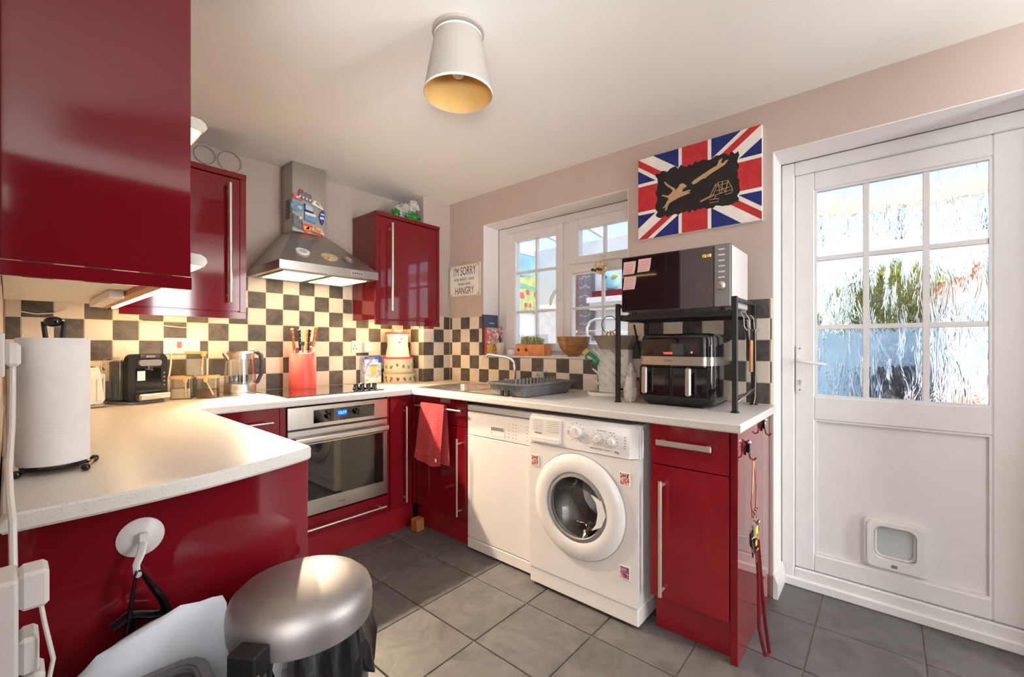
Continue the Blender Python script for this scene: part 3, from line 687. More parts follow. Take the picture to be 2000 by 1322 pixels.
for i in range(4): bm.faces.new([HT[i], HB[i], HB[(i+1) % 4], HT[(i+1) % 4]])
for ring, hv, z in ((V[-1], HT, .91), (V[0], HB, .875)):
    allv = ring + hv
    for t in tessellate_polygon([[Vector((v.co.x, v.co.y, 0)) for v in ring], [Vector((v.co.x, v.co.y, 0)) for v in hv]]):
        try: bm.faces.new([allv[i] for i in t])
        except ValueError: pass
mk('worktop', bm, 'worktop', label='white speckled worktop running round the kitchen and out along the peninsula', cat='worktop', base=(-.3, -.3, .875), sharp=30)
# ---- wall units
def wall_cab(name, label, x0, x1, yf, loc):
    return thing(name, label, 'wall cabinet', loc)
u = thing('wall_cabinet', 'dark red gloss wall cabinet left of the cooker hood, long steel handle', 'wall cabinet', (-1.78, -.16, 1.34))
quick('carcass', 'red', u, bx, -2.03, -1.511, -.292, -.009, 1.372, 2.092); quick('cornice', 'red', u, bx, -2.03, -1.509, -.316, -.008, 2.093, 2.122, .002)
d = door_front(u, 'door', 'b', -2.02, -1.541, 1.376, 2.088, -.312); bar_handle(d, (-1.597, -.312, 2.05), (-1.594, -.312, 1.42), (0, -1, 0), .0088, .038, .04)
quick('end_stile', 'red', u, bx, -1.539, -1.510, -.312, -.292, 1.372, 2.092); quick('pelmet', 'red', u, bx, -2.03, -1.510, -.312, -.294, 1.336, 1.371, .001)
u = thing('wall_cabinet', 'dark red gloss wall cabinet right of the cooker hood, against the corner boxing', 'wall cabinet', (-.44, -.16, 1.34))
quick('carcass', 'red', u, bx, -.712, -.278, -.290, -.009, 1.372, 2.092); quick('boxing_filler', 'red', u, bx, -.277, -.153, -.290, -.272, 1.372, 2.092)
bm = NB(); bx(bm, -.714, -.276, -.316, -.008, 2.093, 2.120, .002); bx(bm, -.280, -.150, -.316, -.271, 2.093, 2.120, .002); mk('cornice', bm, 'red', u)
d = door_front(u, 'door', 'b', -.682, -.182, 1.376, 2.088, -.312); bar_handle(d, (-.602, -.312, 2.05), (-.603, -.312, 1.435), (0, -1, 0), .0088, .038, .04)
quick('side_stile', 'red', u, bx, -.712, -.684, -.312, -.290, 1.372, 2.092); quick('side_stile', 'red', u, bx, -.180, -.153, -.312, -.290, 1.372, 2.092)
quick('pelmet', 'red', u, bx, -.712, -.149, -.312, -.294, 1.336, 1.371, .001)
u = thing('wall_cabinet', 'large dark red gloss end panel of the wall cabinet over the peninsula', 'wall cabinet', (-2.2, -.9, 1.34))
quick('end_panel', 'red', u, bx, -2.374, -2.042, -1.557, -1.538, 1.3745, 2.122, .0015)
quick('carcass', 'white_plastic', u, bx, -2.373, -2.062, -1.537, -.33, 1.374, 2.118)
for z0, z1 in ((1.378, 1.745), (1.75, 2.118)): quick('lift_door', 'red', u, bx, -2.061, -2.043, -1.536, -.34, z0, z1, .0015)
quick('pelmet', 'red', u, bx, -2.374, -2.040, -1.557, -1.539, 1.340, 1.3725, .001)
for z in (1.418, 1.80):
    bm = NB(); prism(bm, [(-2.043, z), (-1.998, z - .004), (-1.990, z + .010), (-1.994, z + .022), (-2.006, z + .030), (-2.043, z + .032)], lambda a, b, c: (a, c, b), -1.50, -.9)
    lb = mk('cabinet_light', bm, 'steel_satin', label='grey light bar glowing underneath, %s on the wall cabinet over the peninsula' % ('lower one' if z < 1.6 else 'upper one'), cat='light')
    quick('lens', 'lit_bar', lb, bx, -2.038, -2.003, -1.49, -.91, z - .006, z - .0035)
# ---- lights under the wall units
lt = thing('cabinet_light', 'bright warm strip light along the open edge under the peninsula wall cabinet', 'light', (-2.06, -.8, 1.35))
quick('strip', 'lit_strip', lt, bx, -2.060, -2.050, -1.48, -.35, 1.356, 1.363); quick('channel', 'white_plastic', lt, bx, -2.066, -2.046, -1.50, -.34, 1.363, 1.3735)
quick('batten', 'wood_mid', lt, bx, -2.105, -2.070, -1.50, -.34, 1.356, 1.3735, .002)
quick('power_supply', 'white_plastic', lt, bx, -2.150, -2.110, -1.05, -.55, 1.346, 1.3735, .003)
for a, b, w in ((-2.0, -1.54, 'left'), (-.69, -.19, 'right')):
    lt = thing('cabinet_light', 'warm strip light tucked under the wall cabinet %s of the cooker hood' % w, 'light', ((a+b)/2, -.27, 1.35))
    quick('strip', 'lit_strip_back', lt, bx, a, b, -.272, -.263, 1.349, 1.356); quick('channel', 'white_plastic', lt, bx, a - .01, b + .01, -.278, -.257, 1.356, 1.3715)
    quick('plug_lead', 'brass', lt, bx, a + .34, a + .36, -.26, -.235, 1.345, 1.3715, .003)
# ---- cooker hood
u = thing('cooker_hood', 'stainless steel chimney cooker hood between the red wall cabinets', 'cooker hood', (-1.1, -.24, 1.6))
quick('chimney', 'steel', u, bx, -1.207, -1.0, -.171, -.008, 1.90, 2.342, .001)
bm = NB(); base = [(-1.403, -.008), (-.722, -.008), (-.722, -.30), (-.80, -.482), (-1.403, -.482)]
base = [(-1.403, -.008), (-.80, -.008), (-.80, -.482), (-1.403, -.482)]
loft(bm, [[(x, y, 1.612) for x, y in base], [(x, y, 1.660) for x, y in base], [(-1.211, -.008, 1.905), (-.996, -.008, 1.905), (-.996, -.175, 1.905), (-1.211, -.175, 1.905)]], caps=False)
c = mk('canopy', bm, 'steel_h', u, sharp=20)
bm = NB(); bx(bm, -1.400, -.803, -.479, -.009, 1.6135, 1.618); mk('underside', bm, 'steel_h', u)
for a, b in ((-1.365, -1.115), (-1.085, -.835)):
    f = quick('filter_panel', 'steel_satin', u, bx, a, b, -.43, -.06, 1.606, 1.6134, .002); quick('lamp_lens', 'lit_lens', f, bx, a + .012, b - .012, -.415, -.10, 1.6035, 1.6062)
for x in (-1.24, -.96):      # the hood's two halogen lamps, aimed forward over the worktop edge
    l = bpy.data.lights.new('hood_lamp', 'SPOT'); l.energy = 135; l.spot_size = R(84); l.spot_blend = .55; l.shadow_soft_size = .022; l.color = (1, .80, .56)
    o = bpy.data.objects.new('hood_lamp', l); COL.objects.link(o); o.location = (x, -.125, 1.598); o.rotation_euler = (R(-36), 0, R(0))
bp = quick('button_plate', 'steel_satin', u, bx, -.99, -.905, -.4835, -.4822, 1.622, 1.652)
for q in range(5): quick('button', 'black_plastic', bp, bx, -.978 + q*.0145, -.972 + q*.0145, -.486, -.4834, 1.633, 1.641)
bm = NB()
for q in range(9): bx(bm, -1.2085, -1.2068, -.135, -.075, 1.99 + q*.014, 1.998 + q*.014)
mk('vent_slots', bm, 'black_plastic', u)
# ---- hob
u = thing('hob', 'flat black glass ceramic hob set in the worktop under the hood', 'hob', (-1.1, -.32, .91))
quick('glass', 'black_glass', u, bx, -1.400, -.810, -.572, -.065, .9103, .9165, .002); 
for q in range(4):
    x = -.925 + q*.036; y = -.428 - q*.012
    bm = NB(); lathe(bm, [(.019, .9165), (.019, .922), (.015, .926), (.0145, .946), (.012, .950), (0, .950)], (x, y, 0), 18); kb = mk('knob', bm, 'black_gloss', u); bm = NB(); lathe(bm, [(.0135, .9502), (.012, .952), (0, .952)], (x, y, 0), 16); mk('knob_cap', bm, 'chrome', kb)
    
# ================================================================== WHITE APPLIANCES
u = thing('dishwasher', 'white slimline dishwasher under the worktop beside the washing machine', 'dishwasher', (-.35, -1.35, 0))
quick('body', 'white_gloss', u, bx, -.570, -.03, -1.590, -1.112, .02, .845)
quick('lid', 'white_gloss', u, bx, -.602, -.04, -1.596, -1.106, .812, .846, .004)
cp_ = quick('control_panel', 'white_gloss', u, bx, -.602, -.571, -1.594, -1.108, .672, .808, .003)
bm = NB(); ring_prism(bm, [(-1.292, .690), (-1.292, .745), (-1.400, .745), (-1.400, .690)], [(-1.298, .697), (-1.298, .739), (-1.394, .739), (-1.394, .697)], RT(.0 - .6015), 0, .002); mk('handle_grip', bm, 'white_plastic', cp_)
quick('grip_recess', 'mid_grey', cp_, bx, -.6028, -.6018, -1.300, -1.392, .720, .738)
for q, y in enumerate((-1.425, -1.455, -1.475, -1.55)):
    for k in range(5): quick('marking', 'mid_grey', cp_, bx, -.6026, -.6019, y, y - .008, .695 + k*.018, .698 + k*.018)
quick('door', 'white_gloss', u, bx, -.602, -.571, -1.594, -1.108, .074, .669, .003)
quick('kick_plate', 'white_gloss', u, bx, -.602, -.571, -1.594, -1.108, .012, .071, .003)
for y in (-1.14, -1.56): quick('foot', 'dark_grey', u, cyl, (-.55, y, 0), (-.55, y, .022), .018, seg=12)

u = thing('washing_machine', 'white front-loading washing machine with a round glass door', 'washing machine', (-.36, -1.9, 0))
FX = -.652
bm = NB(); bx(bm, -.620, -.06, -2.185, -2.165, .02, .852, .004); bx(bm, -.620, -.06, -1.632, -1.612, .02, .852, .004); bx(bm, -.620, -.06, -2.166, -1.631, .835, .8518); bx(bm, -.620, -.06, -2.166, -1.631, .02, .04); bx(bm, -.08, -.06, -2.166, -1.631, .039, .836); mk('body', bm, 'white_gloss', u)
bm = NB(); N_ = 48; cc = (-1.893, .452); hol = [(cc[0] + .1525*math.cos(2*math.pi*i/N_), cc[1] + .1525*math.sin(2*math.pi*i/N_)) for i in range(N_)]
def sqr(a):
    c_, s_ = math.cos(a), math.sin(a); k = min((cc[0]+2.188 if c_ < 0 else -1.610-cc[0])/max(abs(c_), 1e-6), (cc[1]-.092 if s_ < 0 else .708-cc[1])/max(abs(s_), 1e-6)); return (cc[0] + c_*k, cc[1] + s_*k)
sqo = [sqr(2*math.pi*i/N_) for i in range(N_)]
for co_ in ((-2.188, .092), (-1.610, .092), (-1.610, .708), (-2.188, .708)):
    j_ = min(range(N_), key=lambda i: (sqo[i][0]-co_[0])**2 + (sqo[i][1]-co_[1])**2); sqo[j_] = co_
ring_prism(bm, sqo, hol, RT(-.621), 0, .0305)
fr = mk('front_panel', bm, 'white_gloss', u)
bm = NB(); loft(bm, [[(-.60, -2.188, .711), (-.655, -2.150, .711), (-.655, -1.612, .711), (-.60, -1.610, .711)], [(-.60, -2.188, .83), (-.652, -2.150, .83), (-.652, -1.612, .83), (-.60, -1.610, .83)], [(-.60, -2.175, .853), (-.640, -2.140, .853), (-.640, -1.622, .853), (-.60, -1.620, .853)]]); cpn = mk('control_panel', bm, 'white_gloss', u, sharp=50)
bm = NB(); bx(bm, -.648, -.06, -2.188, -1.61, .012, .090, .006); mk('kick_plate', bm, 'white_gloss', u)
for y in (-1.65, -2.14): quick('foot', 'dark_grey', u, cyl, (-.58, y, 0), (-.58, y, .014), .02, seg=12)
ry90 = Matrix.Rotation(R(-90), 4, 'Y').to_3x3()       # local z -> -x
C = (-.6515, -1.893, .452)
bm = NB(); lathe(bm, [(.238, 0), (.240, .006), (.232, .016), (.205, .024), (.172, .026), (.160, .022), (.150, .006), (.150, 0)], C, 64, ry90); wd = mk('door', bm, 'white_gloss', u)
bm = NB(); lathe(bm, [(.241, .0), (.2425, .003), (.2425, .0), ], C, 64, ry90); mk('door_seam', bm, 'mid_grey', wd)
bm = NB(); lathe(bm, [(.158, .018), (.140, .0245), (.136, .020), (.140, .006)], C, 64, ry90); mk('door_rim', bm, 'mid_grey', wd)
bm = NB(); lathe(bm, [(.137, .020), (.120, .0), (.09, -.030), (.05, -.045), (0, -.05)], C, 48, ry90); mk('door_bowl', bm, 'jar_glass', wd)
bm = NB(); lathe(bm, [(.1365, -.004), (.150, -.03), (.152, -.20), (.12, -.24), (0, -.25)], C, 48, ry90); dr = mk('drum', bm, 'drum', u)
for a in (20, 140, 260):
    bm = NB(); q = [(-.665 + .05 + .16*t, C[1] + (.142 - .02*math.sin(t*3.1))*math.cos(R(a)), C[2] + (.142 - .02*math.sin(t*3.1))*math.sin(R(a))) for t in (0, .33, .66, 1)]
    tube(bm, [(p[0], p[1], p[2]) for p in q], [.008, .016, .016, .008], 8); mk('drum_paddle', bm, 'steel_satin', dr)
bm = NB(); prism(bm, [(-1.978, .53), (-2.003, .50), (-2.012, .452), (-2.003, .405), (-1.982, .372), (-2.03, .40), (-2.05, .452), (-2.03, .51)], RT(-.672), 0, .006); mk('door_grip', bm, 'white_gloss', wd)
def knob(parent, x, y, z, r): 
    bm = NB(); lathe(bm, [(r, 0), (r, .004), (r*.86, .014), (r*.7, .018), (0, .018)], (x, y, z), 24, ry90); bx(bm, x - .021, x - .017, y - .002, y + .002, z - r*.1, z + r*.8); return mk('dial', bm, 'white_gloss', parent)
knob(cpn, -.653, -1.888, .792, .031); knob(cpn, -.654, -1.998, .776, .018); knob(cpn, -.654, -2.068, .774, .018)
for y, z in ((-1.835, .790), (-1.945, .784)): quick('button', 'white_plastic', cpn, cyl, (-.652, y, z), (-.657, y, z), .009, seg=16)
dd = quick('detergent_drawer', 'white_gloss', cpn, bx, -.6575, -.640, -1.806, -1.618, .722, .836, .002)
bm = NB(); prism(bm, rrect(-1.800, -1.622, .722, .742, .008), RT(-.6576), 0, .007); mk('drawer_pull', bm, 'white_plastic', dd)
random.seed(3)
bm = NB()
for q in range(6):
    for a0, a1 in ((-1.640, -1.700), (-1.722, -1.790)):
        y = a0
        while y > a1:
            w = random.uniform(.006, .016); bx(bm, -.6580, -.6573, y, max(a1, y - w), .775 + q*.0095, .7768 + q*.0095); y -= w + .003
mk('instruction_print', bm, 'mid_grey', dd, kind='stuff')
txt('maker_lettering', 'INDESIT', .012, 'ink', dd, (-.6576, -1.672, .762), XR, ZR)
bm = NB()
for cy, cz, r in ((-1.888, .792, .042), (-1.998, .776, .027), (-2.068, .774, .027)):
    for q in range(12):
        a = q*math.pi/6; y, z = cy + r*math.cos(a), cz + r*math.sin(a); bx(bm, -.6548, -.651, y - .0022, y + .0022, z - .0015, z + .0015)
mk('dial_marks', bm, 'mid_grey', cpn, kind='stuff')
bm = NB()
for y, z in [(-2.13, .80 - .012*q) for q in range(5)] + [(-2.000 - .012*q, .815) for q in range(4)] + [(-2.062 - .014*q, .812) for q in range(2)]: bx(bm, -.6548, -.651, y - .004, y + .004, z - .0015, z + .0015)
mk('programme_marks', bm, 'mid_grey', cpn, kind='stuff')
txt('capacity_lettering', '6kg', .014, 'ink', cpn, (-.6555, -2.092, .732), XR, ZR); txt('model_lettering', 'INNOVATIONS   WASH', .009, 'mid_grey', cpn, (-.6555, -2.01, .733), XR, ZR, width=.10)
for y, z, m, w in ((-1.648, .622, 'photo_print', 'showing a red and pink picture, left of the round door'), (-2.128, .624, 'photo_print', 'of two faces, upper right of the round door'), (-2.128, .228, 'photo_print_dark', 'in blue and pink, lower right of the round door')):
    a = quick('photo_magnet', m, None, bx, -.6545, -.652, y - .022, y + .022, z - .026, z + .026, label='small square photo magnet ' + w, cat='magnet', group='photo magnets on the washing machine')
    bm = NB(); ring_prism(bm, [(y-.0235, z-.0275), (y+.0235, z-.0275), (y+.0235, z+.0275), (y-.0235, z+.0275)], [(y-.021, z-.025), (y+.021, z-.025), (y+.021, z+.025), (y-.021, z+.025)], RT(-.6523), 0, .0026); mk('border', bm, 'card_white', a)
# ================================================================== ON THE BACK WORKTOP
u = thing('toaster', 'cream ribbed toaster with chrome base on the worktop beside the coffee machine', 'toaster', (-2.195, -.195, .91))
bm = NB(); pr_ = [(-.29+.095, 0)]
sec = [(-.285, .925), (-.283, 1.03), (-.272, 1.075), (-.248, 1.092), (-.142, 1.092), (-.118, 1.075), (-.107, 1.03), (-.105, .925)]
prism(bm, sec, lambda a, b, c: (c, a, b), -2.345, -2.09); 
bmesh.ops.bevel(bm, geom=[e for e in bm.edges if abs(e.verts[0].co.x - e.verts[1].co.x) < 1e-5 and e.verts[0].co.z > .93], offset=.012, segments=3, affect='EDGES')
mk('body', bm, 'cream_plastic', u)
for q in range(11): quick('rib', 'cream_plastic', u, bx, -2.091, -2.085, -.270 + q*.0155, -.262 + q*.0155, .94, 1.06, .002)
for q in range(9): quick('rib', 'cream_plastic', u, bx, -2.315 + q*.025, -2.30 + q*.025, -.290, -.284, .94, 1.04, .002)
bm = NB(); bx(bm, -2.352, -2.081, -.292, -.098, .912, .928, .006); mk('base', bm, 'chrome', u)
for y in (-.235, -.165): quick('slot', 'black_plastic', u, bx, -2.325, -2.115, y - .014, y + .014, 1.0915, 1.0935)
quick('lever', 'chrome', u, bx, -2.20, -2.18, -.312, -.286, 1.02, 1.035, .003); u.location.x += .012

u = thing('coffee_machine', 'black pod coffee machine with a silver drip tray beside the toaster', 'coffee machine', (-1.915, -.248, .91), R(24), local=True)
LX = lambda a, b, c: (a, c, b)
bm = NB(); prism(bm, rrect(-.088, .088, .012, .240, .03), LX, 0.0, .03); body = mk('front_surround', bm, 'black_plastic', u)
bm = NB(); bx(bm, -.072, .072, .028, .165, .012, .205, .012); mk('body', bm, 'black_plastic', u)
bm = NB(); bx(bm, -.098, -.073, .05, .165, .02, .225, .010); mk('water_tank', bm, 'jar_glass', u)
quick('cup_recess', 'black_gloss', u, bx, -.058, .058, -.001, .004, .055, .172, .001)
quick('label_band', 'dark_grey', u, bx, -.040, .050, -.006, .002, .218, .236, .002); txt('maker_lettering', 'BOSCH', .012, 'white_plastic', u, (.006, -.0064, .227), XB, ZB)
bm = NB(); prism(bm, rrect(-.048, .052, .182, .212, .013), LX, -.014, .002); mk('brew_lid', bm, 'mid_grey', u)
bm = NB(); bx(bm, -.010, .014, -.016, .004, .160, .184, .003); mk('spout', bm, 'chrome', u)
dt = quick('drip_tray', 'steel_satin', u, bx, -.062, .080, -.040, .002, .018, .050, .006); txt('tray_lettering', 'TASSIMO', .013, 'white_plastic', dt, (.008, -.0405, .034), XB, ZB)
quick('tray_grid', 'black_plastic', dt, bx, -.055, .073, -.036, -.002, .0502, .0515)
quick('sticker', 'card_white', u, bx, -.050, -.016, -.0022, -.0008, .112, .158)
for q in range(4):
    bm = NB(); cyl(bm, (.072, -.0015, .145 - q*.020), (.072, .002, .145 - q*.020), .0045, seg=10); mk('indicator', bm, 'mid_grey', u)
bm = NB(); bx(bm, -.080, .080, .004, .16, 0, .0125, .004); mk('base', bm, 'mid_grey', u)

def sq_jar(label, c, w, h, fill, fh, rz, group='square storage jars with wooden lids'):
    t = thing('storage_jar', label, 'jar', c, rz, group, local=True)
    bm = NB(); ring_prism(bm, rrect(-w/2, w/2, -w/2, w/2, .008), rrect(-w/2+.003, w/2-.003, -w/2+.003, w/2-.003, .006), TP(0), 0, h - .012); prism(bm, rrect(-w/2+.001, w/2-.001, -w/2+.001, w/2-.001, .007), TP(0), 0, .005); mk('glass', bm, 'jar_glass', t)
    bm = NB(); prism(bm, rrect(-w/2+.004, w/2-.004, -w/2+.004, w/2-.004, .006), TP(0), .005, fh); mk('contents', bm, fill, t)
    bm = NB(); prism(bm, rrect(-w/2-.002, w/2+.002, -w/2-.002, w/2+.002, .008), TP(h - .012), 0, .014); mk('lid', bm, 'wood_light', t)
    return t
def spoon(parent, p0, p1):
    p0, p1 = Vector(p0), Vector(p1); bm = NB(); tube(bm, [p0 + (p1-p0)*k for k in (0, .3, .7, 1)], [.0035, .003, .004, .005], 8); ball(bm, p0 + Vector((0, -.003, 0)), .011, 1, .4, 1.3, 12, 8)
    mk('spoon', bm, 'wood_light', parent)
jz = R(-24)
j = sq_jar('square glass jar of pale powder with a wooden lid and hanging spoon', (-1.760, -.148, .91), .090, .118, 'beige_powder', .055, jz); spoon(j, (.024, -.052, .100), (.026, -.052, .012))
j = sq_jar('square glass jar of brown coffee with a wooden lid and slanted spoon', (-1.655, -.196, .91), .090, .118, 'brown', .045, jz); spoon(j, (-.004, -.052, .100), (.032, -.053, .018))
j = sq_jar('square glass jar of wrapped sachets standing on top of two other jars', (-1.704, -.172, 1.0302), .082, .128, 'clear_bag', .09, jz); spoon(j, (.040, -.048, .116), (.032, -.049, .030))

u = thing('kettle', 'glass and steel electric kettle with dark handle beside the hob', 'kettle', (-1.489, -.150, .91), R(10), local=True)
bm = NB(); lathe(bm, [(0, 0), (.082, 0), (.083, .010), (.081, .016), (0, .016)], (0,0,0), 36); mk('power_base', bm, 'steel_satin', u)
bm = NB(); lathe(bm, [(.080, .017), (.081, .060), (.079, .064), (0, .064)], (0,0,0), 36); mk('heating_base', bm, 'steel_satin', u)
bm = NB(); lathe(bm, [(.0785, .064), (.079, .10), (.074, .17), (.070, .205), (.067, .205), (.071, .17), (.076, .10), (.0755, .064)], (0,0,0), 36); mk('glass_body', bm, 'jar_glass', u)
bm = NB(); lathe(bm, [(.071, .203), (.072, .215), (.070, .238), (.060, .247), (0, .249)], (0,0,0), 36); mk('lid_collar', bm, 'steel_satin', u)
bm = NB(); tube(bm, [(.055, 0, .240), (.090, 0, .244), (.118, 0, .225), (.126, 0, .170), (.118, 0, .105), (.098, 0, .065), (.078, 0, .055)], [.014, .016, .016, .014, .013, .013, .012], 12, flat=.75); mk('handle', bm, 'dark_grey', u)
bm = NB(); tube(bm, [(-.064, 0, .205), (-.078, 0, .222), (-.090, 0, .238)], [.02, .018, .010], 10, flat=.6); mk('spout', bm, 'steel_satin', u)
bm = NB(); tube(bm, [(-1.585, -.11, .914), (-1.64, -.085, .913), (-1.72, -.06, .913), (-1.80, -.045, .914), (-1.84, -.03, .93), (-1.85, -.02, .98)], .0035, 6); mk('power_lead', bm, 'black_plastic', label='black power lead trailing behind the storage jars', cat='cable')
bm = NB(); tube(bm, [(-1.83, -.14, .985), (-1.80, -.07, 1.03), (-1.785, -.03, 1.09), (-1.78, -.016, 1.15)], .004, 6); mk('power_lead', bm, 'cream_plastic', label='cream power lead rising to the wall switch behind the jars', cat='cable')

# knife block on the hob
u = thing('knife_block', 'coral red round knife block holding six knives on the hob', 'knife block', (-1.128, -.135, .9167))
bm = NB(); lathe(bm, [(0, .9167), (.078, .9167), (.079, .925), (.079, 1.138), (.076, 1.144), (.072, 1.140), (.071, 1.10), (0, 1.10)], (-1.128, -.135, 0), 40); mk('holder', bm, 'coral', u)
def knife(dx, dy, lean, col, top, k):
    t = thing('kitchen_knife', ['wooden', 'black riveted', 'curved wooden', 'black', 'long wooden', 'steel-tipped'][k] + ' knife handle sticking out of the coral block', 'knife', (-1.128 + dx, -.135 + dy, 1.102), group='knives in the coral block')
    b = Vector((-1.128 + dx, -.135 + dy, 1.102)); d = Vector((lean, 0, 1)).normalized(); L = top - 1.102
    bm = NB(); bx(bm, b.x - .010, b.x + .010, b.y - .001, b.y + .001, 1.102, 1.19); 
    mk('blade', bm, 'steel_satin', t)
    bm = NB(); tube(bm, [b + d*L*q for q in (.30, .45, .65, .85, .97, 1.)], [.011, .012, .010, .012, .013, .006], 10, flat=.7); hn = mk('grip', bm, col, t)
    for q in (.55, .72, .88):
        bm = NB(); p = b + d*L*q; cyl(bm, p + Vector((0, -.009, 0)), p + Vector((0, -.0125, 0)), .003, seg=8); mk('rivet', bm, 'steel_satin', hn)
knife(-.052, -.02, -.12, 'wood_mid', 1.300, 0); knife(-.026, -.03, -.05, 'black_plastic', 1.293, 1); knife(.006, -.02, .06, 'wood_mid', 1.300, 2); knife(.026, .0, .10, 'black_plastic', 1.298, 3); knife(.048, -.01, .16, 'wood_mid', 1.318, 4)
bm = NB(); bx(bm, -1.183, -1.150, -.160, -.125, 1.102, 1.182, .004); mk('sharpener_block', bm, 'wood_dark', u)
bm = NB(); tube(bm, [(-1.10, -.18, 1.11), (-1.092, -.185, 1.15), (-1.085, -.19, 1.178)], [.006, .012, .016], 8); mk('kitchen_scissors', bm, 'steel_satin', label='small steel tool beside the knives in the coral block', cat='tool')

# tea box and tins
u = thing('tea_box', 'pale blue and white carton with a yellow emblem against the tiled wall', 'carton', (-.588, -.045, .91))
quick('carton', 'tea_print', u, bx, -.658, -.517, -.076, -.012, .9102, 1.108, .002)
quick('top_band', 'blue', u, bx, -.659, -.516, -.0772, -.0755, 1.090, 1.108); quick('corner_flash', 'blue', u, bx, -.545, -.516, -.0778, -.076, 1.062, 1.100)
bm = NB(); prism(bm, [(-.612, 1.035), (-.560, 1.035), (-.572, .985), (-.586, .972), (-.600, .985)], BK(-.0768), 0, .0008); mk('emblem', bm, 'yellow', u)
bm = NB(); prism(bm, [(-.655, .915), (-.52, .915), (-.52, .965), (-.56, .95), (-.61, .955), (-.655, .975)], BK(-.0764), 0, .0006); mk('pale_panel', bm, 'card_white', u)
txt('brand_lettering', 'Yorkshire', .022, 'blue', u, (-.588, -.0772, 1.045), XB, ZB, width=.095); txt('band_lettering', 'TEA BAGS', .011, 'card_white', u, (-.60, -.0776, 1.099), XB, ZB); txt('count_lettering', '160', .018, 'ink', u, (-.640, -.0772, .935), XB, ZB, width=.022)
def tin(label, c, r, z0, z1, rim, deco, seed):
    t = thing('cake_tin', label, 'tin', (c[0], c[1], z0)); bm = NB()
    lathe(bm, [(0, z0), (r, z0), (r, z1 - .018), (r + .003, z1 - .018), (r + .003, z1 - .002), (r, z1), (0, z1)], (c[0], c[1], 0), 40); mk('body', bm, 'stoneware', t)
    bm = NB(); lathe(bm, [(r + .0035, z1 - .012), (r + .005, z1 - .006), (r + .003, z1 + .001), (r - .002, z1 + .001)], (c[0], c[1], 0), 40); mk('rim', bm, rim, t)
    random.seed(seed)
    for q in range(9):
        a = R(180 + q*24); 
        for k in range(3):
            bm = NB(); p = Vector((c[0] + (r + .0006)*math.cos(a + k*.045), c[1] + (r + .0006)*math.sin(a + k*.045), (z0+z1)/2 - .008 + random.uniform(-.012, .012)))
            ball(bm, p, .006, 1, 1, 1.7 if deco != 'green' else .9, 8, 6); mk('motif', bm, deco if k != 1 else 'ink_brown', t)
    return t
pm('dusty_olive', (160, 160, 96), .5); pm('dusty_red', (186, 66, 66), .4)
tin('wide round cake tin with small coloured figures, bottom of the stack', (-.398, -.132), .118, .9102, .988, 'dusty_olive', 'magnet_grey', 2)
tin('round cake tin with leaf pattern and red rim, stacked on a wider tin', (-.405, -.132), .108, .9895, 1.103, 'dusty_red', 'grass_green', 4)
u = thing('storage_canister', 'waisted cream canister with red rim and floral lid on top of the tins', 'canister', (-.412, -.132, 1.105))
bm = NB(); lathe(bm, [(0, 1.105), (.090, 1.105), (.089, 1.12), (.077, 1.19), (.078, 1.25), (.086, 1.277), (0, 1.277)], (-.412, -.132, 0), 36); mk('body', bm, 'cream_plastic', u)
bm = NB(); lathe(bm, [(.084, 1.276), (.090, 1.280), (.090, 1.290), (.084, 1.293), (0, 1.293)], (-.412, -.132, 0), 36); mk('rim', bm, 'dusty_red', u)
bm = NB(); lathe(bm, [(.045, 1.292), (.046, 1.302), (.035, 1.318), (0, 1.322)], (-.412, -.132, 0), 24); mk('lid_knob', bm, 'floral_cover', u)
for x, z in ((-.43, 1.24), (-.445, 1.215)):
    bm = NB(); ball(bm, (x, -.208, z), .009, 1.2, .35, .8, 8, 6); mk('motif', bm, 'magnet_grey', u)

# wall sockets
def plate(name, label, plane, a0, a1, z0, z1, face):
    bm = NB(); prism(bm, rrect(a0, a1, z0, z1, .006), BK(face) if plane == 'b' else RT(face), 0, .009); return mk(name, bm, 'white_plastic', None, label=label, cat='socket')
s = plate('wall_socket', 'white double wall socket above the tea carton', 'b', -.724, -.578, 1.138, 1.226, -.0075)
bm = NB()
for x, z in ((-.700, 1.19), (-.712, 1.168), (-.688, 1.168)): bx(bm, x - .003, x + .003, -.0172, -.0162, z - .006, z + .006)
mk('socket_hole', bm, 'ink', s); quick('rocker', 'white_plastic', s, bx, -.668, -.656, -.0195, -.016, 1.185, 1.205, .001)
quick('plug_adaptor', 'white_plastic', None, bx, -.645, -.585, -.060, -.0172, 1.145, 1.215, .006, label='white plug adaptor pushed into the socket above the tea carton', cat='plug')
s = plate('cooker_switch', 'white cooker switch plate with red rocker behind the storage jars', 'b', -1.815, -1.650, 1.146, 1.232, -.0075)
quick('red_rocker', 'coral', s, bx, -1.755, -1.735, -.0205, -.016, 1.178, 1.212, .002); quick('neon', 'pink_box', s, bx, -1.692, -1.676, -.0185, -.016, 1.190, 1.212, .002)
for x in (-1.796, -1.665): 
    bm = NB(); cyl(bm, (x, -.016, 1.195), (x, -.0178, 1.195), .003, seg=8); mk('screw', bm, 'grey_pvc', s)
bm = NB(); tube(bm, [(-1.97, -.02, 1.345), (-1.90, -.018, 1.318), (-1.80, -.016, 1.296), (-1.72, -.015, 1.290), (-1.64, -.016, 1.305), (-1.56, -.02, 1.345)], .003, 6); mk('lighting_lead', bm, 'white_plastic', label='thin white lead drooping below the wall cabinet left of the hood', cat='cable')
bm = NB(); tube(bm, [(-2.33, -.02, 1.345), (-2.28, -.018, 1.335), (-2.22, -.018, 1.342), (-2.18, -.02, 1.365)], .003, 6); mk('lighting_lead', bm, 'cream_plastic', label='cream lead along the tiles under the peninsula wall cabinet', cat='cable')
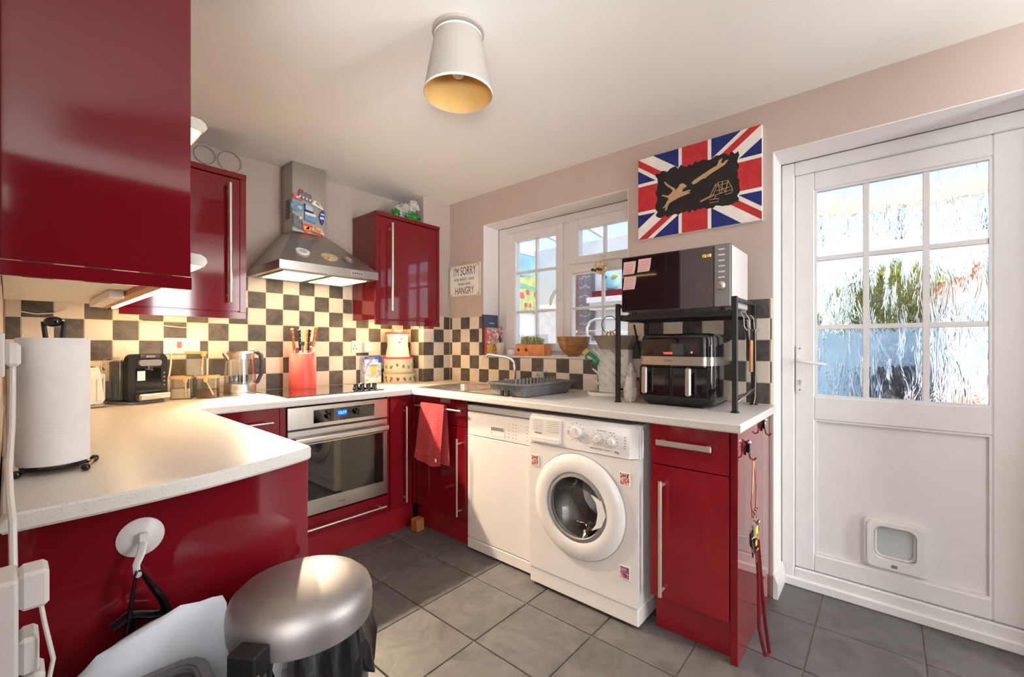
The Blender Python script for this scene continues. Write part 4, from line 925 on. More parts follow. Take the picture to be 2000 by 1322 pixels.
for cx, r_, lab in ((-1.500, .058, 'thin grey wire loop showing above the wall cabinet left of the hood'), (-1.625, .050, 'faint second wire loop above the wall cabinet left of the hood')):
    bm = NB(); tube(bm, [(cx + r_*1.05*math.cos(a*math.pi/12), -.012, 2.283 + r_*math.sin(a*math.pi/12)) for a in range(24)], .0018, 6, closed=True); wl_ = mk('wire_loop', bm, 'mid_grey', label=lab, cat='wire')
    bm = NB(); tube(bm, [(cx, -.012, 2.283 - r_), (cx + .01, -.03, 2.18), (cx + .01, -.05, 2.1225)], .0018, 6); mk('tail', bm, 'mid_grey', wl_)
# plastic bag on the right wall cabinet
random.seed(21); u = thing('carrier_bag', 'crumpled clear and green plastic bag on top of the right wall cabinet', 'bag', (-.41, -.20, 2.1205))
def crumple(bm, c, sx, sy, sz, seed, amp=.35, seg=16, rings=10):
    random.seed(seed); ball(bm, c, 1., 1, 1, 1, seg, rings)
    new = bm.verts[-(seg*(rings-1)+2):] if False else [v for v in bm.verts if v.tag is False]
    for v in new:
        d = v.co - Vector(c); k = 1 + random.uniform(-amp, amp*.4); v.co = Vector(c) + Vector((d.x*sx*k, d.y*sy*k, d.z*sz*k)); v.tag = True
bm = NB(); crumple(bm, (-.40, -.20, 2.185), .095, .075, .075, 5); 
for v in bm.verts: v.co.z = max(v.co.z, 2.1212)
mk('clear_part', bm, 'clear_bag', u, sharp=20)
bm = NB(); crumple(bm, (-.375, -.265, 2.160), .075, .02, .035, 6); 
for v in bm.verts: v.co.z = max(v.co.z, 2.1212)
mk('green_part', bm, 'bag_green', u, sharp=20)
bm = NB(); crumple(bm, (-.505, -.24, 2.160), .035, .03, .04, 8)
for v in bm.verts: v.co.z = max(v.co.z, 2.1212)
mk('green_part', bm, 'bag_green', u, sharp=20)
bm = NB(); crumple(bm, (-.34, -.23, 2.250), .05, .05, .05, 9); mk('tied_top', bm, 'clear_bag', u, sharp=20)

# ================================================================== MAGNETS ON THE HOOD
MF = -.1722
def magnet(label, poly, mat, extra=(), d=.007):
    bm = NB(); prism(bm, poly, BK(MF), 0, d); m = mk('fridge_magnet', bm, mat, None, label=label, cat='magnet', group='souvenir magnets on the hood chimney')
    for nm, pl, mt in extra:
        bm = NB(); prism(bm, pl, BK(MF - d), 0, .0015); mk(nm, bm, mt, m)
    return m
def ell(cx, cz, rx, rz_, n=18): return [(cx + rx*math.cos(2*math.pi*i/n), cz + rz_*math.sin(2*math.pi*i/n)) for i in range(n)]
def sq(cx, cz, w, h, k=0.): return [(cx-w/2, cz-h/2+k), (cx+w/2, cz-h/2-k), (cx+w/2, cz+h/2-k), (cx-w/2, cz+h/2+k)]
magnet('row of red-roofed houses magnet, topmost on the chimney', [(-1.172, 2.118), (-1.092, 2.108), (-1.092, 2.145), (-1.102, 2.160), (-1.112, 2.145), (-1.125, 2.165), (-1.138, 2.150), (-1.143, 2.172), (-1.168, 2.174), (-1.172, 2.15)], 'magnet_grey',
       [('roof', [(-1.168, 2.152), (-1.144, 2.150), (-1.144, 2.172), (-1.168, 2.174)], 'dusty_red'), ('roof', [(-1.106, 2.134), (-1.094, 2.133), (-1.094, 2.150), (-1.104, 2.158)], 'dusty_red')] + [('window', sq(-1.164 + q*.021, 2.128 - q*.003, .009, .013), 'card_white') for q in range(4)])
magnet('red lobster shaped magnet at the chimney edge', [(-1.204, 2.118), (-1.19, 2.112), (-1.15, 2.100), (-1.150, 2.118), (-1.16, 2.126), (-1.18, 2.132), (-1.203, 2.140), (-1.206, 2.13)], 'coral', [('highlight', ell(-1.178, 2.120, .012, .006), 'pink_box')])
magnet('triangular white and green mountain magnet', [(-1.092, 2.098), (-1.012, 2.074), (-1.016, 2.082), (-1.045, 2.115), (-1.075, 2.126)], 'card_white', [('slope', [(-1.065, 2.108), (-1.03, 2.088), (-1.048, 2.110), (-1.060, 2.118)], 'grass_green')])
magnet('blue oval seaside magnet', ell(-1.178, 2.062, .042, .032), 'sky_blue', [('boat', ell(-1.165, 2.058, .016, .011, 8), 'shell'), ('tower', sq(-1.192, 2.062, .008, .024), 'coral')])
magnet('small dark framed magnet with a white picture', sq(-1.108, 2.063, .058, .044, .005), 'navy', [('picture', sq(-1.106, 2.067, .048, .032, .004), 'tea_print')])
magnet('blue and white folk figure magnet', [(-1.030, 1.985), (-1.018, 1.978), (-1.010, 2.000), (-1.006, 2.03), (-1.002, 2.05), (-1.008, 2.068), (-1.02, 2.072), (-1.034, 2.052), (-1.042, 2.025), (-1.036, 2.005)], 'blue', [('sash', sq(-1.02, 2.045, .026, .008), 'card_white'), ('sash', sq(-1.024, 2.020, .026, .014), 'card_white')])
magnet('square turquoise harbour magnet', sq(-1.098, 2.010, .072, .056, .004), 'sky_blue', [('sky_band', sq(-1.098, 2.028, .066, .016, .003), 'card_white'), ('boat', ell(-1.095, 2.014, .010, .005, 8), 'coral')])
magnet('tall grey pewter town magnet', [(-1.202, 1.935), (-1.148, 1.920), (-1.148, 1.99), (-1.158, 2.005), (-1.172, 2.000), (-1.202, 2.012), (-1.206, 1.98)], 'magnet_grey', [('flag', sq(-1.16, 1.994, .016, .016), 'pink_box')])
magnet('red and yellow shield magnet with a black horse', [(-1.155, 1.966), (-1.088, 1.962), (-1.088, 1.95), (-1.092, 1.93), (-1.11, 1.912), (-1.126, 1.908), (-1.142, 1.922), (-1.150, 1.945)], 'coral', [('field', [(-1.142, 1.948), (-1.094, 1.945), (-1.097, 1.930), (-1.136, 1.924)], 'yellow'), ('horse', [(-1.126, 1.926), (-1.116, 1.932), (-1.108, 1.93), (-1.106, 1.945), (-1.112, 1.952), (-1.115, 1.944), (-1.124, 1.940)], 'ink')])
magnet('orange and red beach hut magnet at the foot of the chimney', [(-1.088, 1.915), (-1.012, 1.898), (-1.010, 1.935), (-1.03, 1.95), (-1.055, 1.955), (-1.082, 1.962), (-1.088, 1.94)], 'shell', [('banner', sq(-1.05, 1.914, .068, .012, .007), 'dusty_red'), ('hut', sq(-1.05, 1.932, .045, .012, .004), 'orange_glaze')])
# on the sloping canopy face
n_ = Vector((0, -.245, .307)).normalized(); e_ = Vector((0, .307, .245)).normalized()
def canopy_magnet(label, x, z, rx, rz_, mat, extra=None, wob=0.):
    t = (1.905 - z)/.245; base = Vector((x, -.175 - .307*t, z)); pts = [(rx*(1 + wob*math.sin(5*a))*math.cos(a), rz_*(1 + wob*math.cos(4*a))*math.sin(a)) for a in [2*math.pi*i/20 for i in range(20)]]
    fn = lambda a, b, c: base + Vector((1,0,0))*a + e_*b + n_*c
    bm = NB(); prism(bm, pts, fn, .0008, .010); m = mk('fridge_magnet', bm, mat, None, label=label, cat='magnet', group='magnets on the hood canopy')
    if extra: 
        bm = NB(); prism(bm, [(a*.6, b*.6) for a, b in pts], fn, .010, .0112); mk('picture', bm, extra, m)
canopy_magnet('white oval plate magnet on the sloping hood', -1.240, 1.735, .040, .034, 'card_white', 'tea_print')
canopy_magnet('knobbly shell magnet on the sloping hood', -1.085, 1.725, .052, .036, 'shell', None, .12)
canopy_magnet('small grey and orange fish magnet on the sloping hood', -.960, 1.728, .030, .036, 'magnet_grey', 'orange_glaze', .2)

# ================================================================== PENINSULA
u = thing('paper_towel_roll', 'tall white kitchen roll of quilted paper on the peninsula', 'kitchen roll', (-2.295, -1.549, .93))
bm = NB(); lathe(bm, [(.02, .93), (.058, .93), (.059, .934), (.059, 1.204), (.058, 1.207), (.02, 1.207), (.02, .93)], (-2.295, -1.549, 0), 64); mk('paper', bm, 'paper', u)
u = thing('towel_holder', 'black wire kitchen roll stand with ball feet on the peninsula', 'holder', (-2.295, -1.549, .91))
bm = NB(); tube(bm, [(-2.295 + .05*math.cos(a*math.pi/12), -1.549 + .05*math.sin(a*math.pi/12), .922) for a in range(24)], .004, 6, closed=True); cyl(bm, (-2.345, -1.549, .922), (-2.245, -1.549, .922), .004, seg=8); mk('base_ring', bm, 'black_metal', u)
for sx_ in (-1, 1):
    bm = NB(); tube(bm, [(-2.295 + sx_*.012, -1.549 - sx_*.008, .922), (-2.295 + sx_*.012, -1.549 - sx_*.008, 1.20), (-2.295 + sx_*.016, -1.549 - sx_*.010, 1.244)], .0045, 8); mk('upright', bm, 'black_metal', u)
bm = NB(); ball(bm, (-2.295, -1.549, 1.244), .017, 1, 1, .72); mk('top_ball', bm, 'black_gloss', u)
F1, F2 = Vector((-2.249, -1.612, .9185)), Vector((-2.226, -1.520, .9185))
for f in (F1, F2, Vector((-2.352, -1.585, .9185))):
    bm = NB(); ball(bm, f, .0085); mk('ball_foot', bm, 'black_gloss', u)
bm = NB(); cyl(bm, F1, F2, .003, seg=8); mk('foot_bar', bm, 'brass', u); bm = NB(); tube(bm, [(F1+F2)/2, Vector((-2.255, -1.555, .922))], .004, 8); mk('foot_arm', bm, 'black_metal', u)
bm = NB(); cyl(bm, (-2.352, -1.585, .9185), (-2.33, -1.57, .922), .004, seg=8); mk('foot_arm', bm, 'black_metal', u)
u = thing('spaghetti_jar', 'tall narrow glass jar of spaghetti by the left wall behind the kitchen roll', 'jar', (-2.352, -1.28, .91))
bm = NB(); lathe(bm, [(0, .91), (.021, .91), (.021, 1.16), (.018, 1.16), (.018, .914), (0, .914)], (-2.352, -1.28, 0), 20); mk('glass', bm, 'jar_glass', u)
bm = NB()
for q in range(14):
    a = q*2.4; r_ = .015*math.sqrt((q+.5)/14); cyl(bm, (-2.352 + r_*math.cos(a), -1.28 + r_*math.sin(a), .915), (-2.352 + r_*math.cos(a+.2), -1.28 + r_*math.sin(a+.2), 1.13), .0026, seg=5)
mk('spaghetti', bm, 'wood_light', u, kind='stuff')
# sockets and leads on the left wall
s = thing('wall_socket', 'white wall socket on the left wall above the peninsula', 'socket', (-2.372, -1.61, 1.17))
quick('faceplate', 'white_plastic', s, bx, -2.3748, -2.367, -1.56, -1.70, 1.13, 1.215, .002)
p = thing('plug', 'white plug with lead in the left wall socket above the peninsula', 'plug', (-2.355, -1.622, 1.17)); quick('body', 'white_plastic', p, bx, -2.3668, -2.3455, -1.597, -1.648, 1.148, 1.196, .006)
bm = NB(); tube(bm, [(-2.357, -1.622, 1.149), (-2.357, -1.625, 1.10), (-2.358, -1.66, 1.03), (-2.362, -1.75, .965), (-2.361, -1.84, .935), (-2.358, -1.888, .90), (-2.357, -1.915, .80), (-2.3585, -1.93, .70), (-2.357, -1.94, .60)], .005, 8); mk('lead', bm, 'white_plastic', p)
e = thing('extension_block', 'white multi-way socket block low on the left wall by the peninsula panel', 'socket block', (-2.365, -2.02, .50))
quick('housing', 'white_plastic', e, bx, -2.3748, -2.3535, -1.985, -2.06, .42, .865, .004)
for k, (z, w, lab) in enumerate(((.838, .030, 'big square white charger plug, top one in the socket block'), (.745, .020, 'white plug with rounded top, middle one in the socket block'), (.690, .026, 'white charger with printed label, lowest in the socket block'))):
    p = thing('plug', lab, 'plug', (-2.34, -2.02, z - .025))
    quick('body', 'white_plastic', p, bx, -2.3532, -2.3532 + w, -1.992, -2.044, z - .027, z + .027, .005)
    bm = NB(); x = -2.3532 + w*.7; tube(bm, [(x, -2.03, z - .02), (x - .002, -2.045, z - .045), (x - .008, -2.05, z - .075), (x - .016, -2.052, z - .105)] if k else [(x, -2.03, z - .02), (x + .004, -2.050, z - .05), (x + .012, -2.060, z - .10), (x + .004, -2.062, z - .15), (x - .006, -2.063, z - .22)], .0028, 6); mk('lead', bm, 'white_plastic', p)
    if k == 2: 
        quick('rating_label', 'mid_grey', p, bx, -2.350, -2.333, -2.0452, -2.044, z - .018, z + .012)
# suction hook with black straps
u = thing('suction_hook', 'white suction cup hook stuck on the red peninsula panel', 'hook', (-2.175, -1.75, .74))
rx90 = Matrix.Rotation(R(90), 4, 'X').to_3x3()      # local z -> -y
bm = NB(); lathe(bm, [(.040, 0), (.041, .002), (.030, .008), (.012, .012), (.009, .016), (0, .016)], (-2.175, -1.7465, .776), 36, rx90); mk('cup', bm, 'white_plastic', u)
bm = NB(); bx(bm, -2.182, -2.166, -1.772, -1.762, .765, .790, .002); mk('clip', bm, 'white_gloss', u)
bm = NB(); tube(bm, [(-2.174, -1.772, .772), (-2.180, -1.782, .752), (-2.188, -1.784, .732), (-2.188, -1.790, .718), (-2.187, -1.806, .716), (-2.187, -1.811, .724)], [.008, .008, .007, .006, .005, .004], 8, flat=.5); mk('hook_arm', bm, 'white_gloss', u)
u = thing('strap_bag', 'black webbing straps of a small bag hanging from the white suction hook', 'bag', (-2.187, -1.798, .56))
bm = NB(); tube(bm, [(-2.190, -1.798, .7235), (-2.196, -1.79, .66), (-2.203, -1.782, .60), (-2.210, -1.776, .55)], [.006, .010, .012, .015], 8, flat=.4); mk('strap', bm, 'bin_bag', u)
bm = NB(); tube(bm, [(-2.184, -1.798, .7235), (-2.165, -1.79, .685), (-2.145, -1.785, .645), (-2.130, -1.778, .595), (-2.132, -1.776, .57)], [.005, .012, .015, .012, .009], 8, flat=.45); mk('strap', bm, 'bin_bag', u)
bm = NB(); tube(bm, [(-2.225, -1.778, .615), (-2.195, -1.774, .63), (-2.165, -1.774, .615), (-2.135, -1.774, .605)], [.015, .021, .021, .016], 8, flat=.4); mk('folded_bag', bm, 'bin_bag', u)
bm = NB(); tube(bm, [(-2.195, -1.775, .625), (-2.188, -1.776, .595), (-2.18, -1.775, .57)], [.008, .012, .008], 8, flat=.5); mk('folded_bag', bm, 'bin_bag', u)
# white sack leaning on the panel
bm = NB(); rings = []
stn = [(-2.30, .50), (-2.285, .572), (-2.25, .600), (-2.219, .617), (-2.17, .628), (-2.126, .634), (-2.09, .632), (-2.065, .630), (-2.045, .628), (-2.035, .50)]
random.seed(4)
for k, (x, zt) in enumerate(stn):
    w = .038 if 0 < k < len(stn)-1 else .02; yc = -1.835
    rings.append([(x + random.uniform(-.004, .004), yc + w*dy + random.uniform(-.004, .004), zz + random.uniform(-.004, .004)) for dy, zz in
                  ((.9, .005), (1.0, zt*.35), (.95, zt*.75), (.35, zt - .008), (0, zt), (-.30, zt - .012), (-.95, zt*.8), (-1.15, zt*.45), (-1.0, .005))])
loft(bm, rings); bmesh.ops.subdivide_edges(bm, edges=bm.edges[:], cuts=1, use_grid_fill=True); mk('rubbish_sack', bm, 'white_bag', label='pale white plastic sack leaning against the red peninsula panel', cat='sack', sharp=60)
u = thing('food_caddy', 'grey plastic caddy with a dark lid between the sack and the camera', 'caddy', (-2.228, -2.020, 0), R(-3), local=True)
bm = NB(); loft(bm, [[(x*.85, y*.85, 0) for x, y in rrect(-.112, .112, -.105, .115, .03)], [(x, y, .54) for x, y in rrect(-.115, .115, -.105, .115, .035)]]); mk('body', bm, 'dark_grey', u)
bm = NB(); ring_prism(bm, rrect(-.122, .122, -.112, .122, .04), rrect(-.098, .098, -.088, .098, .028), TP(.535), 0, .030); bmesh.ops.bevel(bm, geom=[e for e in bm.edges if abs(e.verts[0].co.z - .565) < 1e-4 and abs(e.verts[1].co.z - .565) < 1e-4], offset=.005, segments=2, affect='EDGES'); mk('rim', bm, 'grey_plastic', u)
bm = NB(); prism(bm, rrect(-.099, .099, -.089, .099, .028), TP(.541), 0, .010); mk('lid', bm, 'dark_grey', u)
# pedal bin
bc = (-1.921, -1.958); u = thing('pedal_bin', 'dark pedal bin with a domed brushed steel lid in front of the peninsula', 'bin', (bc[0], bc[1], 0))
bm = NB(); lathe(bm, [(0, 0), (.140, 0), (.142, .012), (.142, .575), (.138, .577), (.136, .56), (0, .56)], (*bc, 0), 48); mk('body', bm, 'bin_body', u)
bm = NB(); lathe(bm, [(.144, .570), (.150, .571), (.1515, .600), (.1505, .618), (.145, .634), (.130, .648), (.095, .659), (.050, .665), (0, .667)], (*bc, 0), 64); mk('lid', bm, 'steel_lid', u)
# liner folded out over the rim
bm = NB(); rings = []; random.seed(9)
for q in range(41):
    a = R(226 + q*3.6); r0 = .1445
    zb = .555 - .10*abs(math.sin(q*.32)) - .05*math.exp(-((q-14)/7.)**2) - random.uniform(0, .012)
    ro = .149 + random.uniform(0, .016); rm = .152 + random.uniform(0, .014)
    rings.append([(bc[0] + r*math.cos(a), bc[1] + r*math.sin(a), z) for r, z in ((r0, .574), (.1475, .573), (rm, (.573 + zb)/2), (ro, zb), (r0 - .001, zb + .002))])
loft(bm, rings); mk('bin_liner', bm, 'bin_bag', u, sharp=25)
hx, hy = bc[0] - .060, bc[1] - .136; av = R(213)
def rot_box(x0, x1, y0, y1, z0, z1, bev):
    bm = NB(); bx(bm, x0, x1, y0, y1, z0, z1, bev); bmesh.ops.rotate(bm, verts=bm.verts[:], cent=(0,0,0), matrix=Matrix.Rotation(av, 3, 'Z')); bmesh.ops.translate(bm, verts=bm.verts[:], vec=(bc[0], bc[1], 0)); return bm
hg = mk('hinge_box', rot_box(.149, .192, -.030, .030, .560, .612, .004), 'black_plastic', u)
mk('hinge_cover', rot_box(.152, .188, -.027, .027, .495, .5595, .003), 'dark_grey', hg)
for s_ in (-.031, .031): mk('hinge_wire', rot_box(.182, .187, s_ - .002, s_ + .002, .40, .575, .001), 'steel_satin', hg)
mk('pedal', rot_box(-.185, -.135, -.03, .03, .012, .024, .003), 'black_plastic', u)
# ================================================================== SINK SIDE
u = thing('sink', 'stainless steel inset sink with bowl and drainer in the worktop', 'sink', (-.36, -1.0, .91))
bm = NB()
o_ = rrect(-.585, -.135, -1.42, -.575, .03); b_ = rrect(-.545, -.175, -.985, -.615, .05)
# rim ring, bowl and ribbed drainer
rim = [(x, y) for x, y in o_]
ring_prism(bm, rrect(-.590, -.130, -1.425, -.570, .03), rrect(-.575, -.145, -1.41, -.585, .03), TP(.9102), 0, .003); mk('rim', bm, 'steel_satin', u)
bm = NB(); loft(bm, [[(x, y, .9115) for x, y in rrect(-.576, -.144, -1.015, -.584, .02)], [(x, y, .9108) for x, y in b_], [(x, y, .80) for x, y in rrect(-.530, -.190, -.970, -.630, .05)], [(x, y, .775) for x, y in rrect(-.50, -.22, -.94, -.66, .05)]], caps=False)
prism(bm, rrect(-.50, -.22, -.94, -.66, .05), TP(.774), 0, .001); mk('bowl', bm, 'steel_satin', u)
bm = NB(); bx(bm, -.576, -.144, -1.411, -1.016, .9070, .9108)
for q in range(9): bx(bm, -.52 + q*.04, -.505 + q*.04, -1.39, -1.04, .9108, .9128, .0008)
mk('drainer', bm, 'steel_satin', u)
bm = NB(); lathe(bm, [(0, 0), (.035, 0), (.036, .003), (.02, .002), (0, .002)], (-.36, -.80, .7755), 24); mk('waste', bm, 'chrome', u)
u = thing('mixer_tap', 'chrome swan mixer tap with cross-head handles at the back of the sink', 'tap', (-.085, -1.03, .91))
bm = NB(); lathe(bm, [(0, .9102), (.026, .9102), (.024, .925), (.016, .935), (.015, .96), (0, .96)], (-.085, -1.03, 0), 24); bx(bm, -.100, -.070, -1.10, -.96, .918, .942, .008); mk('body', bm, 'chrome', u)
bm = NB(); tube(bm, [(-.085, -1.03, .95), (-.084, -1.031, 1.04), (-.088, -1.027, 1.075), (-.100, -1.012, 1.100), (-.125, -.982, 1.113), (-.170, -.930, 1.124), (-.200, -.893, 1.131), (-.208, -.884, 1.128), (-.212, -.880, 1.112)], [.011, .011, .011, .011, .011, .011, .012, .012, .011], 14); mk('spout', bm, 'chrome', u)
for y in (-1.105, -.955):
    bm = NB(); lathe(bm, [(.016, .9102), (.016, .93), (.020, .938), (.022, .952), (.016, .960), (0, .960)], (-.085, y, 0), 16); 
    for a in range(4): ball(bm, (-.085 + .02*math.cos(a*1.571), y + .02*math.sin(a*1.571), .948), .007, seg=8, rings=6)
    mk('tap_handle', bm, 'chrome', u)
# dish drainer
u = thing('dish_drainer', 'grey plastic dish drainer standing over the sink drainer', 'dish drainer', (-.350, -1.390, .9135), R(-4), local=True)
def rr(w, d, z, r=.03): return [(x, y, z) for x, y in rrect(-w, w, -d, d, r)]
bm = NB(); loft(bm, [rr(.205, .125, 0), rr(.220, .145, .055), rr(.232, .158, .062), rr(.232, .158, .070), rr(.222, .148, .071), rr(.212, .137, .060), rr(.198, .117, .006)]); mk('tray', bm, 'grey_plastic', u)
for q in range(16): quick('slat', 'mid_grey', u, bx, -.19 + q*.024, -.184 + q*.024, -.125, .125, .030, .040)
for q in range(12): quick('plate_prong', 'mid_grey', u, bx, -.175 + q*.030, -.169 + q*.030, -.040, -.034, .038, .092)
for q in range(14): quick('side_slot', 'dark_grey', u, bx, -.2265, -.2235, -.115 + q*.017, -.108 + q*.017, .030, .052)
for x in (-.222, ): 
    for y in (-.02, .02): quick('foot', 'black_plastic', u, bx, x - .010, x + .004, y - .010, y + .010, 0, .03, .002)
bm = NB(); lathe(bm, [(0, 0), (.022, 0), (.035, .02), (.045, .035), (.043, .036), (.032, .02), (0, .004)], (0, 0, 0), 24)
bmesh.ops.rotate(bm, verts=bm.verts[:], cent=(0,0,0), matrix=Matrix.Rotation(R(60), 3, 'Y')); bmesh.ops.translate(bm, verts=bm.verts[:], vec=(-.20, -1.33, 1.0)); mk('clear_cup', bm, 'jar_glass', label='clear plastic cup tipped in the grey dish drainer', cat='cup')
# towel over the rail
u = thing('tea_towel', 'red ribbed tea towel hanging over the sink unit rail', 'towel', (-.64, -.82, .47))
def sheet(bm, fn, nu, nv, th):
    A = [[bm.verts.new(fn(i/nu, j/nv)) for j in range(nv+1)] for i in range(nu+1)]
    for i in range(nu):
        for j in range(nv): bm.faces.new([A[i][j], A[i+1][j], A[i+1][j+1], A[i][j+1]])
    bmesh.ops.recalc_face_normals(bm, faces=bm.faces[:]); bmesh.ops.solidify(bm, geom=bm.faces[:], thickness=th)
def front(a, b):      # a across, b down
    zt = .8235; L = .345 + .03*math.sin(a*2.4)
    y = -.725 - .226*a + (.052 - .02*a)*b + .006*math.sin(9*a)*b
    x = -.649 - .007*math.sin(a*11)*b - .010*b
    return (x, y, zt - L*b)
bm = NB(); sheet(bm, front, 26, 22, .003); mk('front_fold', bm, 'towel', u, sharp=80)
def back(a, b):
    y = -.728 - .222*a - .028*b; x = -.6265 + .002*math.sin(a*9)*b
    return (x, y, .8235 - .36*b)
bm = NB(); sheet(bm, back, 20, 18, .003); mk('back_fold', bm, 'towel', u, sharp=80)
bm = NB(); rg = []
for k in range(9):
    a = math.pi*k/8; rg.append([(-.6375 - .0115*math.cos(a), -.725 - .226*t/12, .8235 + .009*math.sin(a)) for t in range(13)])
loft(bm, rg, closed=False, caps=False); bmesh.ops.solidify(bm, geom=bm.faces[:], thickness=.003); mk('rail_fold', bm, 'towel', u, sharp=80)
quick('care_label', 'card_white', u, bx, -.672, -.668, -.905, -.893, .485, .505)

# ---- window board
SZ = WZ0 + .0125
u = thing('book', 'dark spined book with a blue-grey cover standing against the window reveal', 'book', (.06, -.66, SZ), group='books on the window board')
quick('cover', 'blue_cover', u, bx, -.018, .138, -.650, -.671, SZ, 1.425, .002); quick('spine', 'ink', u, bx, -.0205, -.0175, -.650, -.671, SZ, 1.425, .001); txt('title_lettering', 'marabou', .016, 'card_white', u, (.065, -.6713, 1.362), XB, ZB)
u = thing('book', 'floral paperback with an orange-red spine in front of the blue book', 'book', (.07, -.685, SZ), group='books on the window board')
quick('cover', 'floral_cover', u, bx, -.013, .160, -.6735, -.697, SZ, 1.327, .002); quick('spine', 'red_cover', u, bx, -.0155, -.0125, -.6735, -.697, SZ, 1.327, .001)
quick('yellow_panel', 'yellow', u, bx, -.010, .05, -.6976, -.6968, SZ + .003, 1.19)
u = thing('mug', 'tapered stoneware beaker holding a dark brush on the window board', 'beaker', (.06, -.765, SZ)); bm = NB(); lathe(bm, [(0, SZ), (.024, SZ), (.026, SZ + .004), (.034, SZ + .094), (.031, SZ + .094), (.024, SZ + .01), (0, SZ + .01)], (.06, -.765, 0), 24); mk('beaker', bm, 'stoneware', u)
bm = NB(); tube(bm, [(.062, -.765, SZ + .015), (.062, -.763, SZ + .09), (.060, -.76, SZ + .13), (.058, -.758, SZ + .15)], [.004, .004, .009, .004], 8); mk('washing_up_brush', bm, 'ink', label='dark brush standing in the stoneware beaker', cat='brush')
u = thing('soap_box', 'small pink soap packet lying on the window board', 'packet', (.085, -.86, SZ)); quick('packet', 'pink_box', u, bx, .055, .115, -.835, -.905, SZ, SZ + .042, .004); quick('wrapper_band', 'card_white', u, bx, .0545, .1155, -.855, -.885, SZ + .0005, SZ + .0425)
u = thing('planter', 'orange glazed two-hole planter of cress seedlings on the window board', 'planter', (.075, -1.065, SZ))
bm = NB(); ring_prism(bm, rrect(.030, .120, -1.195, -.940, .006), rrect(.038, .112, -1.187, -.948, .004), TP(SZ), 0, .078); prism(bm, rrect(.036, .114, -1.189, -.946, .004), TP(SZ), .0, .06); mk('box', bm, 'orange_glaze', u)
for y in (-.968, -1.038):
    bm = NB(); cyl(bm, (.0305, y, SZ + .040), (.0285, y, SZ + .040), .011, seg=18); mk('hole', bm, 'ink', u)
quick('joint', 'terracotta', u, bx, .0292, .0304, -1.088, -1.092, SZ + .002, SZ + .076)
random.seed(12); bm = NB()
for q in range(420):
    y = random.uniform(-1.15, -.965); x = random.uniform(.042, .108); h = random.uniform(.050, .078)*(1 - .3*max(0, (-1.09 - y)/.06)); px, py = x + random.uniform(-.006, .006), y + random.uniform(-.006, .006); z0 = SZ + .06
    cyl(bm, (x, y, z0), (px, py, z0 + h), .0007, seg=3, caps=False)
    for s_ in (-1, 1):
        d = Vector((random.uniform(-1, 1), random.uniform(-1, 1), .2)).normalized()*.008*s_; c_ = Vector((px, py, z0 + h)); w_ = Vector((-d.y, d.x, .001))*.5
        vs = [bm.verts.new(p_) for p_ in (c_, c_ + d*.5 + w_, c_ + d, c_ + d*.5 - w_)]; bm.faces.new(vs)
mk('cress', bm, 'cress', u, kind='stuff', smooth=False)
bm = NB(); ring_prism(bm, rrect(.040, .110, -1.175, -.955, .004), rrect(.0415, .1085, -1.1735, -.9565, .004), TP(SZ + .061), 0, .090); mk('clear_sleeve', bm, 'glazing', u)
u = thing('wooden_bowl', 'turned wooden bowl with glossy grain on the window board', 'bowl', (.043, -1.425, SZ))
bm = NB(); lathe(bm, [(0, 0), (.040, 0), (.040, .008), (.060, .020), (.088, .055), (.103, .095), (.108, .128), (.104, .129), (.098, .098), (.080, .058), (.045, .022), (0, .016)], (.043, -1.425, SZ), 48); mk('bowl', bm, 'wood_bowl', u)
u = thing('window_ornament', 'shell-like pottery ornament hanging from the fanlight catch', 'ornament', (.115, -1.585, 1.64))
bm = NB(); crumple(bm, (.115, -1.585, 1.690), .030, .050, .046, 31, .12); mk('shell', bm, 'shell', u, sharp=40); bm = NB(); tube(bm, [(.110, -1.600, 1.73), (.112, -1.61, 1.765), (.124, -1.600, 1.781), (.116, -1.575, 1.77), (.110, -1.565, 1.73)], .002, 6); mk('cord', bm, 'cream_plastic', u)
for q in range(4):
    bm = NB(); ball(bm, (.086 + .004*q, -1.60 + .022*q, 1.672 + .006*(q % 2)), .012, 1, 1, .8, 8, 6); mk('bead', bm, 'brown' if q % 2 else 'ink_brown', u)

# ---- bottle rack with bowl
u = thing('drying_rack', 'white bottle drying rack with slanted pegs on a round tray', 'drying rack', (-.17, -1.80, .91))
bm = NB(); lathe(bm, [(0, .9102), (.098, .9102), (.104, .918), (.104, .934), (.099, .934), (.095, .922), (0, .922)], (-.165, -1.775, 0), 36); mk('tray', bm, 'white_plastic', u)
bm = NB(); lathe(bm, [(.094, .9225), (.0945, .930), (0, .930)], (-.165, -1.775, 0), 30); mk('tray_insert', bm, 'taupe', u)
bm = NB(); loft(bm, [[(x, y, z) for x, y in rrect(-.170 - w, -.115, -1.815 - d, -1.815 + d, .012)] for z, w, d in ((.930, .0, .088), (1.05, .004, .095), (1.168, .008, .100))]); mk('panel', bm, 'white_plastic', u)
k = 0
for z in (.965, 1.02, 1.075, 1.13):
    for y in (-1.74, -1.79, -1.84, -1.89):
        yy = y + (.012 if k % 2 else 0); k += 1
        bm = NB(); tube(bm, [(-.170, yy, z), (-.205, yy + .022, z + .036), (-.212, yy + .026, z + .043)], [.0065, .006, .003], 8); mk('peg', bm, 'white_plastic', u)
u = thing('mixing_bowl', 'grey angular bowl resting on top of the white bottle rack', 'bowl', (-.15, -1.825, 1.170))
bm = NB(); lathe(bm, [(0, 0), (.085, 0), (.088, .004), (.126, .072), (.130, .075), (.124, .076), (.084, .010), (0, .008)], (-.15, -1.825, 1.170), 10); mk('bowl', bm, 'taupe', u, sharp=25)
